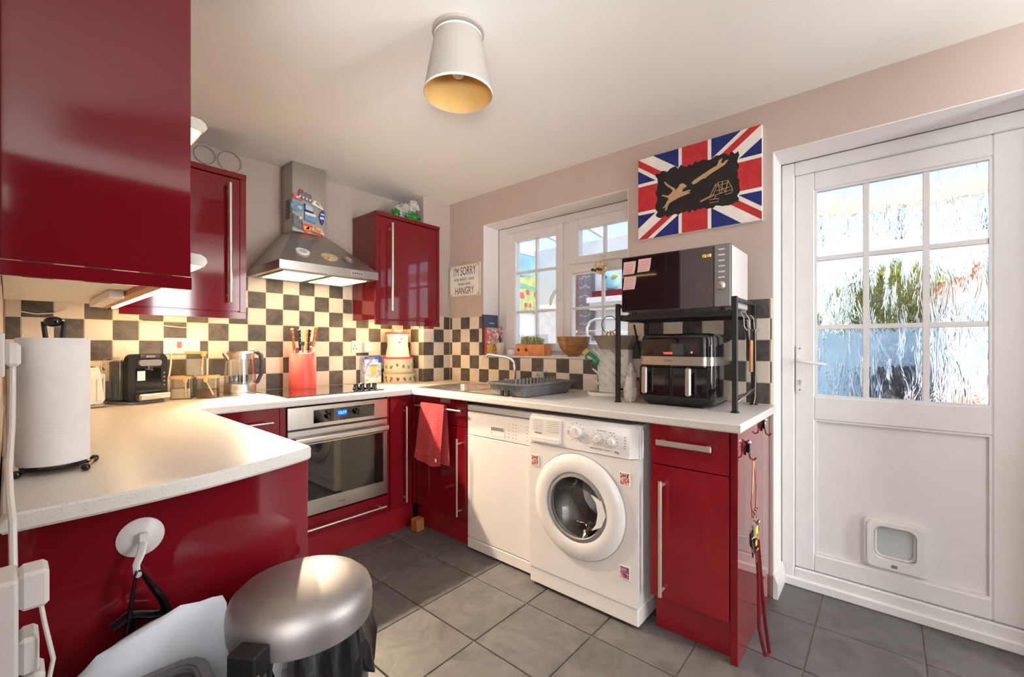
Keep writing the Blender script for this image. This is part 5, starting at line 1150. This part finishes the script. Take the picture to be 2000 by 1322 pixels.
u = thing('wire_hoop', 'dark wire hoop with wooden toggles propped in the grey bowl', 'hoop', (-.13, -1.775, 1.178)); bm = NB(); tube(bm, [(-.13, -1.775 + .048*math.cos(a*math.pi/12), 1.310 + .048*math.sin(a*math.pi/12)) for a in range(24)], .0022, 6, closed=True); mk('hoop', bm, 'black_metal', u)
for dy in (-.012, .004, .018):
    bm = NB(); tube(bm, [(-.13, -1.778 - dy, 1.272), (-.135, -1.778 - dy*2.2, 1.232), (-.13, -1.778 - dy*2.6, 1.178)], [.006, .007, .005], 8); mk('toggle', bm, 'wood_light', u)
u = thing('toy_clip', 'green and yellow plastic toy animal hooked on the bottle rack pegs', 'toy', (-.255, -1.72, 1.09))
bm = NB(); prism(bm, [(-1.660, 1.150), (-1.690, 1.176), (-1.706, 1.160), (-1.700, 1.135), (-1.682, 1.120), (-1.672, 1.140)], RT(-.228), 0, .010); mk('head', bm, 'wood_light', u)
bm = NB(); tube(bm, [(-.235, -1.690, 1.105), (-.235, -1.686, 1.135), (-.235, -1.706, 1.147), (-.235, -1.740, 1.125), (-.235, -1.765, 1.105), (-.235, -1.762, 1.09), (-.235, -1.738, 1.098), (-.235, -1.722, 1.092)], [.006, .008, .012, .013, .011, .008, .008, .005], 8, flat=.6); mk('body', bm, 'green', u)
u = thing('bread_bag', 'crumpled clear bag of dried fruit standing beside the air fryer', 'bag', (-.335, -2.005, .91))
bm = NB(); crumple(bm, (-.335, -2.002, .985), .050, .034, .090, 41, .22)
for v in bm.verts: v.co.z = max(v.co.z, .9105)
mk('bag', bm, 'clear_bag', u, sharp=25); bm = NB(); crumple(bm, (-.30, -2.020, .965), .025, .012, .052, 42, .2); mk('contents', bm, 'terracotta', u); bm = NB(); crumple(bm, (-.33, -2.0, 1.075), .018, .016, .03, 43, .3); mk('twisted_top', bm, 'clear_bag', u, sharp=25)

# ---- air fryer
u = thing('air_fryer', 'black double-drawer air fryer with a steel band under the microwave rack', 'air fryer', (-.215, -2.228, .91))
AX0, AX1, AY0, AY1 = -.372, -.062, -2.400, -2.058
def af(z, g=0., sw=0.): return [(x, y, z) for x, y in rrect(AX0 - sw + g, AX1 - g, AY0 + g, AY1 - g, .045, 6)]
bm = NB(); loft(bm, [af(.926, .012), af(.945, .003), af(.960), af(1.10)]); mk('lower_body', bm, 'black_gloss', u)
bm = NB(); loft(bm, [af(1.1005, -.001), af(1.140, -.001)]); mk('steel_band', bm, 'steel_h', u)
bm = NB(); loft(bm, [af(1.1405), af(1.225), af(1.238, .006), af(1.245, .022)]); tp = mk('top_body', bm, 'black_gloss', u)
quick('touch_panel', 'black_glass', tp, bx, AX0 - .0025, AX0 + .01, -2.345, -2.085, 1.148, 1.222, .001)
txt('display_lettering', 'VORTX', .016, 'led_red', tp, (AX0 - .0027, -2.205, 1.155), XR, ZR, width=.042); txt('maker_lettering', 'TOWER', .012, 'ink', u, (AX0 - .0013, -2.203, 1.121), XR, ZR, width=.040)
bm = NB(); cyl(bm, (AX0 - .002, -2.312, 1.160), (AX0 - .004, -2.312, 1.160), .004, seg=12); mk('power_light', bm, 'led_red', tp)
for y0, y1, hy in ((-2.068, -2.218, -2.110), (-2.222, -2.385, -2.310)):
    dw = quick('drawer', 'black_gloss', u, bx, AX0 - .010, AX0 + .02, y0, y1, .952, 1.094, .006)
    wy = (hy - .022, hy - .085) if hy > -2.2 else (hy - .018, hy - .068)
    quick('window', 'dark_glass', dw, bx, AX0 - .0115, AX0 - .009, wy[0], wy[1], .985, 1.055, .001)
    bm = NB(); bx(bm, AX0 - .052, AX0 - .036, hy - .013, hy + .013, .968, 1.092, .006); hh = mk('handle', bm, 'steel_satin', dw)
    bm = NB(); bx(bm, AX0 - .038, AX0 - .009, hy - .009, hy + .009, 1.066, 1.086, .003); mk('handle_arm', bm, 'black_plastic', hh)
bm = NB(); loft(bm, [af(.918, .020), af(.927, .010)]); mk('base', bm, 'black_plastic', u)
for x in (AX0 + .05, AX1 - .05):
    for y in (AY0 + .05, AY1 - .05): quick('foot', 'black_plastic', u, cyl, (x, y, .9102), (x, y, .920), .012, seg=12)

# ---- microwave rack
u = thing('microwave_rack', 'black metal extending rack that carries the microwave over the air fryer', 'rack', (-.21, -2.22, .91))
lx, ly = (-.380, -.045), (-1.957, -2.490)
for x in lx:
    for y in ly:
        if x == lx[1] and y == ly[0]: pass
        l_ = quick('leg', 'black_metal', u, bx, x - .010, x + .010, y - .010, y + .010, .915, 1.397, .0015)
        bm = NB(); lathe(bm, [(0, .9102), (.018, .9102), (.018, .914), (.010, .918), (0, .918)], (x, y, 0), 16); mk('foot', bm, 'black_plastic', l_)
for x in lx: quick('long_rail', 'black_metal', u, bx, x - .008, x + .008, -2.480, -1.967, 1.316, 1.338, .001)
for y in ly:
    for z in (1.322, 1.385): quick('side_rail', 'black_metal', u, bx, -.370, -.055, y - .008, y + .008, z - .008, z + .008, .001)
    quick('lower_rail', 'black_metal', u, bx, -.370, -.055, y - .005, y + .005, .965, .977, .001)
    bm = NB(); cyl(bm, (-.370, y, .95), (-.055, y, .985), .006, seg=8); mk('brace_rod', bm, 'steel_satin', u)
    bm = NB(); cyl(bm, (-.055, y, 1.02), (-.20, y, 1.30), .005, seg=8); mk('diagonal_brace', bm, 'black_metal', u)
for q in range(14): quick('shelf_slat', 'black_metal', u, bx, -.372, -.053, -2.470 + q*.038, -2.458 + q*.038, 1.332, 1.3415)
for x in (-.33, -.24, -.15):
    bm = NB(); tube(bm, [(x, -2.500, 1.33), (x, -2.512, 1.31), (x, -2.514, 1.27), (x, -2.524, 1.255), (x, -2.536, 1.265)], .002, 6); mk('hook', bm, 'steel_satin', u)
bm = NB(); tube(bm, [(-.25, -2.522, 1.262), (-.25, -2.524, 1.24), (-.25, -2.522, 1.215)], .0035, 6); tg = mk('wooden_scraper', bm, 'black_plastic', label='small wooden handled tool hanging from the rack side hooks', cat='utensil'); quick('handle', 'wood_mid', tg, bx, -.265, -.235, -2.528, -2.518, 1.075, 1.215, .003)
bm = NB(); tube(bm, [(-.20, -2.528, 1.258), (-.20, -2.530, 1.10), (-.20, -2.528, .96), (-.22, -2.526, .93)], .0022, 6); mk('wire_utensil', bm, 'steel_satin', label='thin wire utensil hanging beside the wooden handled tool', cat='utensil')
# ---- microwave
u = thing('microwave', 'white microwave with a mirrored front standing on the black rack', 'microwave', (-.26, -2.232, 1.3425))
MX = -.402
quick('case', 'white_gloss', u, bx, -.385, -.105, -2.478, -1.990, 1.354, 1.617, .004)
quick('front', 'dark_grey', u, bx, MX + .001, -.384, -2.480, -1.988, 1.353, 1.618, .003)
pm('mirror_glass', (120, 118, 124), .03, .85, coat=1.); pm('mirror_dark', (46, 44, 46), .03, .6, coat=1.)
quick('door_glass', 'mirror_dark', u, bx, MX - .004, MX + .002, -2.270, -1.990, 1.356, 1.615, .002); quick('display_glass', 'mirror_glass', u, bx, MX - .004, MX + .002, -2.412, -2.272, 1.356, 1.615, .002)
pnl = quick('control_strip', 'mid_grey', u, bx, MX - .004, MX + .002, -2.478, -2.416, 1.356, 1.615, .002)
txt('clock_digits', '12:18', .016, 'led_orange', u, (MX - .0043, -2.385, 1.575), XR, ZR, width=.034)
for q in range(6):
    bm = NB(); prism(bm, rrect(-2.458, -2.432, 1.592 - q*.0235, 1.598 - q*.0235, .003, 3), RT(MX - .004), 0, .003); mk('button', bm, 'white_plastic', pnl)
bm = NB(); lathe(bm, [(.019, 0), (.018, .010), (.012, .013), (0, .013)], (MX - .004, -2.446, 1.442), 24, ry90); mk('dial', bm, 'steel_satin', pnl)
for y in (-2.03, -2.44):
    for x in (-.36, -.13): quick('foot', 'black_plastic', u, cyl, (x, y, 1.3425), (x, y, 1.3545), .012, seg=12)
for y, z, lab in ((-2.030, 1.563, 'top left'), (-2.105, 1.568, 'curling, next to two others'), (-2.032, 1.490, 'lowest, curled at one corner')):
    bm = NB(); sheet(bm, lambda a, b, y=y, z=z: (MX - .0052 - (.012*b*b*(.4 + .6*a)), y + .028 - .062*a + .004*b, z + .031 - .062*b), 6, 6, .0006)
    nt_ = mk('sticky_note', bm, 'pink_paper', None, label='pink sticky note with handwriting on the microwave door, %s' % lab, cat='note', group='pink notes on the microwave', sharp=80)
    random.seed(int(abs(y)*1000))
    for q in range(4):
        bm = NB(); tube(bm, [(MX - .0072 - .012*((.015 + q*.013)/.062)**2*(.4 + .6*t/7), y + .020 - .006*t, z + .016 - q*.0125 + random.uniform(-.001, .001)) for t in range(8)], .0006, 4); mk('handwriting', bm, 'red_cover', nt_)

# ================================================================== WALL PICTURES
u = thing('flag_painting', 'canvas painting of a red, white and blue flag with black centre, above the microwave', 'painting', (-.012, -2.21, 1.788))
FY0, FY1, FZ0, FZ1 = -1.900, -2.520, 1.789, 2.243; FW, FH = FY0 - FY1, FZ1 - FZ0
quick('canvas', 'flag_white', u, bx, -.0225, -.0005, FY0, FY1, FZ0, FZ1, .001)
def F2(a, b): return (FY0 - a, FZ0 + b)
def clip(poly, x0, x1, y0, y1):
    for ax, lim, sg in ((0, x0, 1), (0, x1, -1), (1, y0, 1), (1, y1, -1)):
        out_ = []
        for i in range(len(poly)):
            a, b = poly[i-1], poly[i]; ia, ib = (a[ax] - lim)*sg >= 0, (b[ax] - lim)*sg >= 0
            if ia != ib:
                t = (lim - a[ax])/(b[ax] - a[ax]); out_.append((a[0] + t*(b[0]-a[0]), a[1] + t*(b[1]-a[1])))
            if ib: out_.append(b)
        poly = out_
        if not poly: return []
    return poly
def paint(name, poly, mat, d, cl=None, th=.0005):
    poly = clip(poly, *cl) if cl else poly
    if len(poly) < 3: return
    bm = NB(); prism(bm, [F2(a, b) for a, b in poly], RT(-.0225), d - .0002, d + th); mk(name, bm, mat, u, smooth=False)
full = (0, FW, 0, FH); cx_, cz_ = FW*.5, FH*.5
cw, ch = FW*.105, FH*.155; ww = .018
quads = [(0, cx_-cw-ww, 0, cz_-ch-ww), (cx_+cw+ww, FW, 0, cz_-ch-ww), (0, cx_-cw-ww, cz_+ch+ww, FH), (cx_+cw+ww, FW, cz_+ch+ww, FH)]
L_ = math.hypot(FW, FH); dx_, dz_ = FW/L_, FH/L_
def strip(up, o0, o1):
    """diagonal band between perpendicular offsets o0,o1 from the diagonal"""
    sx_, sz_ = dx_, dz_*(1 if up else -1); nx_, nz_ = -sz_, sx_
    p0 = (cx_ - sx_*L_, cz_ - sz_*L_); p1 = (cx_ + sx_*L_, cz_ + sz_*L_)
    return [(p0[0]+nx_*o0, p0[1]+nz_*o0), (p1[0]+nx_*o0, p1[1]+nz_*o0), (p1[0]+nx_*o1, p1[1]+nz_*o1), (p0[0]+nx_*o1, p0[1]+nz_*o1)]
BW = .052
for i, q in enumerate(quads):
    up = i in (0, 3)
    paint('blue_field', strip(up, BW, 2), 'navy', .0, q); paint('blue_field', strip(up, -2, -BW), 'navy', .0, q)
    side = [(.004, .034), (-.034, -.004), (.004, .034), (-.034, -.004)][i]
    side = (.0, .032) if i in (0, 1) else (-.032, .0)
    if i == 1: side = (.0, .032)
    if i == 2: side = (-.032, .0)
    if i == 0: side = (-.032, .0)
    if i == 3: side = (.0, .032)
    paint('red_diagonal', strip(up, *side), 'flag_red', .0, q)
paint('red_cross', [(cx_-cw, 0), (cx_+cw, 0), (cx_+cw, FH), (cx_-cw, FH)], 'flag_red', .0)
paint('red_cross', [(0, cz_-ch), (cx_-cw, cz_-ch), (cx_-cw, cz_+ch), (0, cz_+ch)], 'flag_red', .0); paint('red_cross', [(cx_+cw, cz_-ch), (FW, cz_-ch), (FW, cz_+ch), (cx_+cw, cz_+ch)], 'flag_red', .0)
random.seed(77); pt_ = []
px0, px1, pz0, pz1 = FW*.175, FW*.835, FH*.235, FH*.775
for i in range(28): pt_.append((px0 + (px1-px0)*i/28, pz0 + random.uniform(-.010, .008)))
for i in range(16): pt_.append((px1 + random.uniform(-.006, .008), pz0 + (pz1-pz0)*i/16))
for i in range(28): pt_.append((px1 - (px1-px0)*i/28, pz1 + random.uniform(-.008, .012)))
for i in range(16): pt_.append((px0 + random.uniform(-.008, .006), pz1 - (pz1-pz0)*i/16))
paint('black_patch', pt_, 'flag_black', .0007)
G0 = lambda pts, ox, oz, s: [(ox + a*s, oz + b*s) for a, b in pts]
horse = [(.10, .0), (.16, .0), (.20, .14), (.26, .24), (.42, .30), (.58, .36), (.78, .40), (.98, .44), (.98, .48), (.86, .48), (1.0, .52), (.99, .56), (.80, .54), (.70, .56), (.76, .66), (.86, .68), (.86, .74), (.74, .84), (.64, .84), (.56, .72), (.48, .66), (.44, .74), (.36, .80), (.24, .90), (.10, 1.06), (.06, 1.04), (.14, .90), (.28, .78), (.38, .68), (.34, .60), (.22, .52), (.0, .60), (-.02, .56), (.18, .46), (.24, .40), (.16, .30), (.10, .20), (.02, .12), (.04, .09), (.13, .14)]
paint('gold_horse', G0(horse, FW*.225, FH*.30, .150), 'gold_paint', .0014)
plane_ = [(.0, .06), (.05, .0), (.14, .02), (.30, .10), (.40, .10), (.42, .13), (.56, .20), (.76, .28), (.90, .34), (1.0, .46), (.92, .46), (.86, .40), (.80, .42), (.84, .54), (.76, .52), (.70, .38), (.52, .32), (.30, .22), (.08, .12)]
paint('gold_aircraft', G0(plane_, FW*.475, FH*.535, .18), 'gold_paint', .0014)
bo = (FW*.545, FH*.28)
for k, pl in enumerate([[(0, .10), (.40, .22)], [(0, .14), (.40, .26)], [(.40, .22), (.56, .62), (.86, .62), (1.0, .30)], [(.30, .20), (.50, .60)], [(.46, .52), (.88, .54)], [(.52, .36), (.92, .40)], [(.56, .62), (.62, .26)], [(.70, .62), (.66, .26)], [(.86, .62), (.78, .24)], [(.62, .48), (.80, .26)], [(.40, .22), (1.0, .30)], [(.30, .02), (.56, .0), (.58, .10), (.30, .12)], [(.78, .18), (.96, .20), (1.0, .28)], [(.44, .10), (.50, .20)]] + [[(.04 + .05*q, .11 + .014*q), (.06 + .05*q, .155 + .014*q)] for q in range(7)]):
    bm = NB(); tube(bm, [(-.0238, FY0 - (bo[0] + a*.155), FZ0 + bo[1] + b*.155) for a, b in pl], .0016, 5); mk('gold_bridge_line', bm, 'gold_paint', u)
# sign
u = thing('hanging_sign', 'cream wooden sign with brown lettering hanging between corner and window', 'sign', (-.006, -.45, 1.575))
quick('board', 'card_white', u, bx, -.0135, -.0015, -.277, -.620, 1.575, 1.830, .003)
bm = NB(); ring_prism(bm, [(-.277, 1.575), (-.620, 1.575), (-.620, 1.830), (-.277, 1.830)], [(-.286, 1.584), (-.611, 1.584), (-.611, 1.821), (-.286, 1.821)], RT(-.0135), 0, .003); mk('border', bm, 'stoneware', u)
for y, z in ((-.293, 1.591), (-.604, 1.591), (-.293, 1.814), (-.604, 1.814)):
    bm = NB(); prism(bm, ell(y, z, .014, .012, 12), RT(-.0137), 0, .004); mk('corner_rosette', bm, 'stoneware', u)
for s_, z, w_, sz in (("I'M SORRY", 1.775, .255, 1.7), ('FOR WHAT I SAID', 1.712, .225, 1.1), ('WHEN I WAS', 1.676, .14, 1.1), ('HANGRY', 1.622, .215, 1.5)):
    txt('lettering', s_, .05, 'ink_brown', u, (-.0140, -.448, z), XR, ZR, width=w_, sy=sz)
bm = NB(); tube(bm, [(-.006, -.38, 1.829), (-.008, -.45, 1.862), (-.006, -.52, 1.829)], .0012, 5); mk('string', bm, 'wood_light', u)

# ================================================================== CEILING LAMP
lc = (-1.281, -1.777); u = thing('ceiling_lamp', 'cream fabric drum shade ceiling lamp with gold lining', 'ceiling lamp', (lc[0], lc[1], H))
bm = NB(); lathe(bm, [(0, H - .0005), (.095, H - .0005), (.095, H - .010), (.090, H - .012), (0, H - .012)], (*lc, 0), 40); mk('ceiling_plate', bm, 'shade_fabric', u)
bm = NB(); lathe(bm, [(.085, H - .022), (.124, 2.112), (.1245, 2.110), (.1255, 2.112), (.0865, H - .022), (.085, H - .022)], (*lc, 0), 56); mk('shade', bm, 'shade_fabric', u)
bm = NB(); lathe(bm, [(.0840, H - .023), (.1228, 2.113)], (*lc, 0), 56); mk('lining', bm, 'lining_gold', u); bm = NB(); lathe(bm, [(0, H - .024), (.084, H - .024), (.084, H - .0235)], (*lc, 0), 40); mk('top_disc', bm, 'lining_gold', u)
bm = NB(); cyl(bm, (*lc, H - .024), (*lc, 2.235), .018, seg=16); mk('bulb_holder', bm, 'white_plastic', u); bm = NB(); ball(bm, (*lc, 2.205), .028, 1, 1, 1.15); mk('bulb', bm, 'white_gloss', u)
bm = NB(); lathe(bm, [(.1235, 2.112), (.1265, 2.1105), (.1265, 2.118), (.1250, 2.119)], (*lc, 0), 56); mk('hem', bm, 'flag_white', u)
bm = NB(); lathe(bm, [(.0855, H - .021), (.0885, H - .021), (.0885, H - .028)], (*lc, 0), 56); mk('top_hem', bm, 'flag_white', u)

# ================================================================== KEYS ON THE END PANEL
EP = -2.5535
def khook(label, x, z):
    t = thing('key_hook', label, 'hook', (x, EP, z), group='hooks on the red end panel')
    bm = NB(); prism(bm, rrect(x - .013, x + .013, z - .030, z + .024, .008), BK(EP), 0, .005); bx(bm, x - .008, x + .008, EP - .016, EP - .005, z - .020, z + .020, .003); mk('backplate', bm, 'black_gloss', t)
    bm = NB(); tube(bm, [(x, EP - .012, z - .022), (x, EP - .016, z - .040), (x, EP - .028, z - .046), (x, EP - .036, z - .036)], .0035, 8); mk('prong', bm, 'maroon', t)
    bm = NB(); ball(bm, (x, EP - .012, z + .020), .010); mk('knob', bm, 'steel_satin', t)
khook('dark adhesive hook loaded with keys on the red end panel', -.485, .795); khook('empty dark adhesive hook on the red end panel beside the wall', -.195, .845)
u = thing('key_bunch', 'bunch of keys on copper chains with a yellow tag, hanging on the end panel', 'keys', (-.485, EP - .03, .757))
HK = Vector((-.485, EP - .027, .752))
def chain(pts, mat, r_=.0016):
    bm = NB(); P_ = [Vector(p) for p in pts]; tube(bm, P_, r_, 6); mk('chain', bm, mat, u)
chain([HK, HK + Vector((-.035, -.004, -.10)), HK + Vector((-.052, -.004, -.155)), HK + Vector((-.045, -.006, -.21))], 'copper', .0025); chain([HK, HK + Vector((.012, -.006, -.06)), HK + Vector((.022, -.006, -.12)), HK + Vector((.012, -.008, -.17)), HK + Vector((-.030, -.008, -.215))], 'copper', .0025)
chain([HK, HK + Vector((.0, -.010, -.10)), HK + Vector((-.012, -.010, -.205))], 'copper', .002)
for q in range(8):
    bm = NB(); ball(bm, HK + Vector((-.045 + .009*q, -.010, -.185 - .006*(q % 3))), .004, seg=8, rings=6); mk('bead', bm, 'copper', u)
for c_, r_ in (((-.035, -.008, -.235), .014), ((-.012, -.010, -.225), .012), ((-.055, -.006, -.255), .016)):
    bm = NB(); c_ = HK + Vector(c_); tube(bm, [c_ + Vector((r_*math.cos(a*math.pi/8), 0, r_*math.sin(a*math.pi/8))) for a in range(16)], .0016, 6, closed=True); mk('split_ring', bm, 'steel_satin', u)
def key(p, lean, mat):
    p = HK + Vector(p); d = Vector((lean, 0, -1)).normalized(); bm = NB(); cyl(bm, p, p + d*.002 + Vector((0, -.0025, 0)), .011, seg=14); cyl(bm, p + d*.008, p + d*.050, .0028, seg=8)
    for q in (.036, .043): 
        c_ = p + d*q; bx(bm, c_.x, c_.x + .007, c_.y - .0015, c_.y + .0015, c_.z - .002, c_.z + .002)
    mk('key', bm, mat, u)
key((-.020, -.014, -.335), .06, 'brass'); key((-.062, -.010, -.280), -.2, 'steel_satin'); key((-.048, -.014, -.29), .1, 'black_metal'); key((.010, -.012, -.24), .5, 'steel_satin'); key((-.07, -.012, -.30), .05, 'black_metal')
tg_ = quick('tag', 'yellow', u, bx, HK.x - .034, HK.x + .004, HK.y - .016, HK.y - .013, HK.z - .320, HK.z - .250, .0015); quick('tag_square', 'ink', tg_, bx, HK.x - .026, HK.x - .006, HK.y - .0168, HK.y - .0158, HK.z - .298, HK.z - .278); txt('tag_letter', 'E', .014, 'yellow', tg_, (HK.x - .016, HK.y - .017, HK.z - .288), XB, ZB)
bm = NB(); crumple(bm, HK + Vector((-.055, -.006, -.285)), .022, .008, .035, 61, .3); mk('leather_fob', bm, 'black_plastic', u)
bm = NB(); q0 = HK + Vector((-.012, -.012, -.30)); tube(bm, [q0, q0 + Vector((.002, -.008, -.15)), q0 + Vector((-.012, -.012, -.33)), q0 + Vector((.002, -.03, -.435)), q0 + Vector((.020, -.04, -.425)), q0 + Vector((.024, -.026, -.32)), q0 + Vector((.012, -.014, -.15)), q0 + Vector((.004, -.005, 0))], .0065, 8, flat=.22); mk('lanyard', bm, 'maroon', u)
bm = NB(); prism(bm, [(.0, 0), (.010, -.004), (.060, .052), (.056, .060)], lambda a, b, c: HK + Vector((a + .02, -.012 - c, b - .03)), 0, .0015); mk('penknife_blade', bm, 'steel_satin', u)
# added unseen cupboard behind the camera: gives the gloss panels something dark to mirror
u = thing('added_cupboard', 'added tall dark cupboard behind the viewer, only there to darken reflections', 'cupboard', (-1.9, -3.5, 0))
pm('dark_wood', (58, 42, 38), .5, var=.2, vscale=8, aniso=(1, 1, 6))
quick('body', 'dark_wood', u, bx, -2.36, -1.40, -3.75, -3.30, .06, 2.06, .003); quick('plinth', 'dark_wood', u, bx, -2.34, -1.42, -3.73, -3.33, 0, .06); quick('cornice', 'dark_wood', u, bx, -2.38, -1.38, -3.77, -3.26, 2.06, 2.10, .004)
for a, b, h in ((-2.355, -1.885, -1.91), (-1.875, -1.405, -1.85)):
    d = quick('door', 'dark_wood', u, bx, a, b, -3.30, -3.28, .07, 2.05, .003); bar_handle(d, (h, -3.28, 1.0), (h, -3.28, 1.2), (0, 1, 0))
# made-up window frames and lamp tray around the added fill lights, behind the camera
def fill_surround(name, fn, w, h, z):
    bm = NB(); o_, i_ = [(-w/2-.06, z-h/2-.06), (w/2+.06, z-h/2-.06), (w/2+.06, z+h/2+.06), (-w/2-.06, z+h/2+.06)], [(-w/2, z-h/2), (w/2, z-h/2), (w/2, z+h/2), (-w/2, z+h/2)]
    ring_prism(bm, o_, i_, fn, 0, .07); struct(name, bm, 'white_pvc')
fill_surround('fill_frame_2', lambda a, b, c: (-3.65 + a, -5.798 + c, b), 1.8, 2.1, 1.2); fill_surround('fill_frame_3', lambda a, b, c: (-.79 + a, -5.798 + c, b), .5, 1.9, 1.3)
fill_surround('fill_frame_4', lambda a, b, c: (-4.598 + c, -4.1 + a, b), 2.9, 1.9, 1.25); fill_surround('fill_frame_5', lambda a, b, c: (-.002 - c, -4.75 + a, b), 1.5, 1.7, 1.4)
u = thing('fill_tray', 'made-up low black tray holding the upward fill light behind the viewer', 'fill light', (-3.75, -4.5, 0))  # invented tray and stand under the added ceiling fill
bm = NB(); ring_prism(bm, rrect(-4.24, -3.26, -4.99, -4.01, .04), rrect(-4.205, -3.295, -4.955, -4.045, .03), TP(.38), 0, .09); mk('rim', bm, 'black_metal', u)
quick('tray', 'black_metal', u, bx, -4.22, -3.28, -4.97, -4.03, .37, .40); quick('stem', 'black_metal', u, cyl, (-3.75, -4.5, .02), (-3.75, -4.5, .37), .05); quick('base', 'black_metal', u, cyl, (-3.75, -4.5, 0), (-3.75, -4.5, .025), .25)
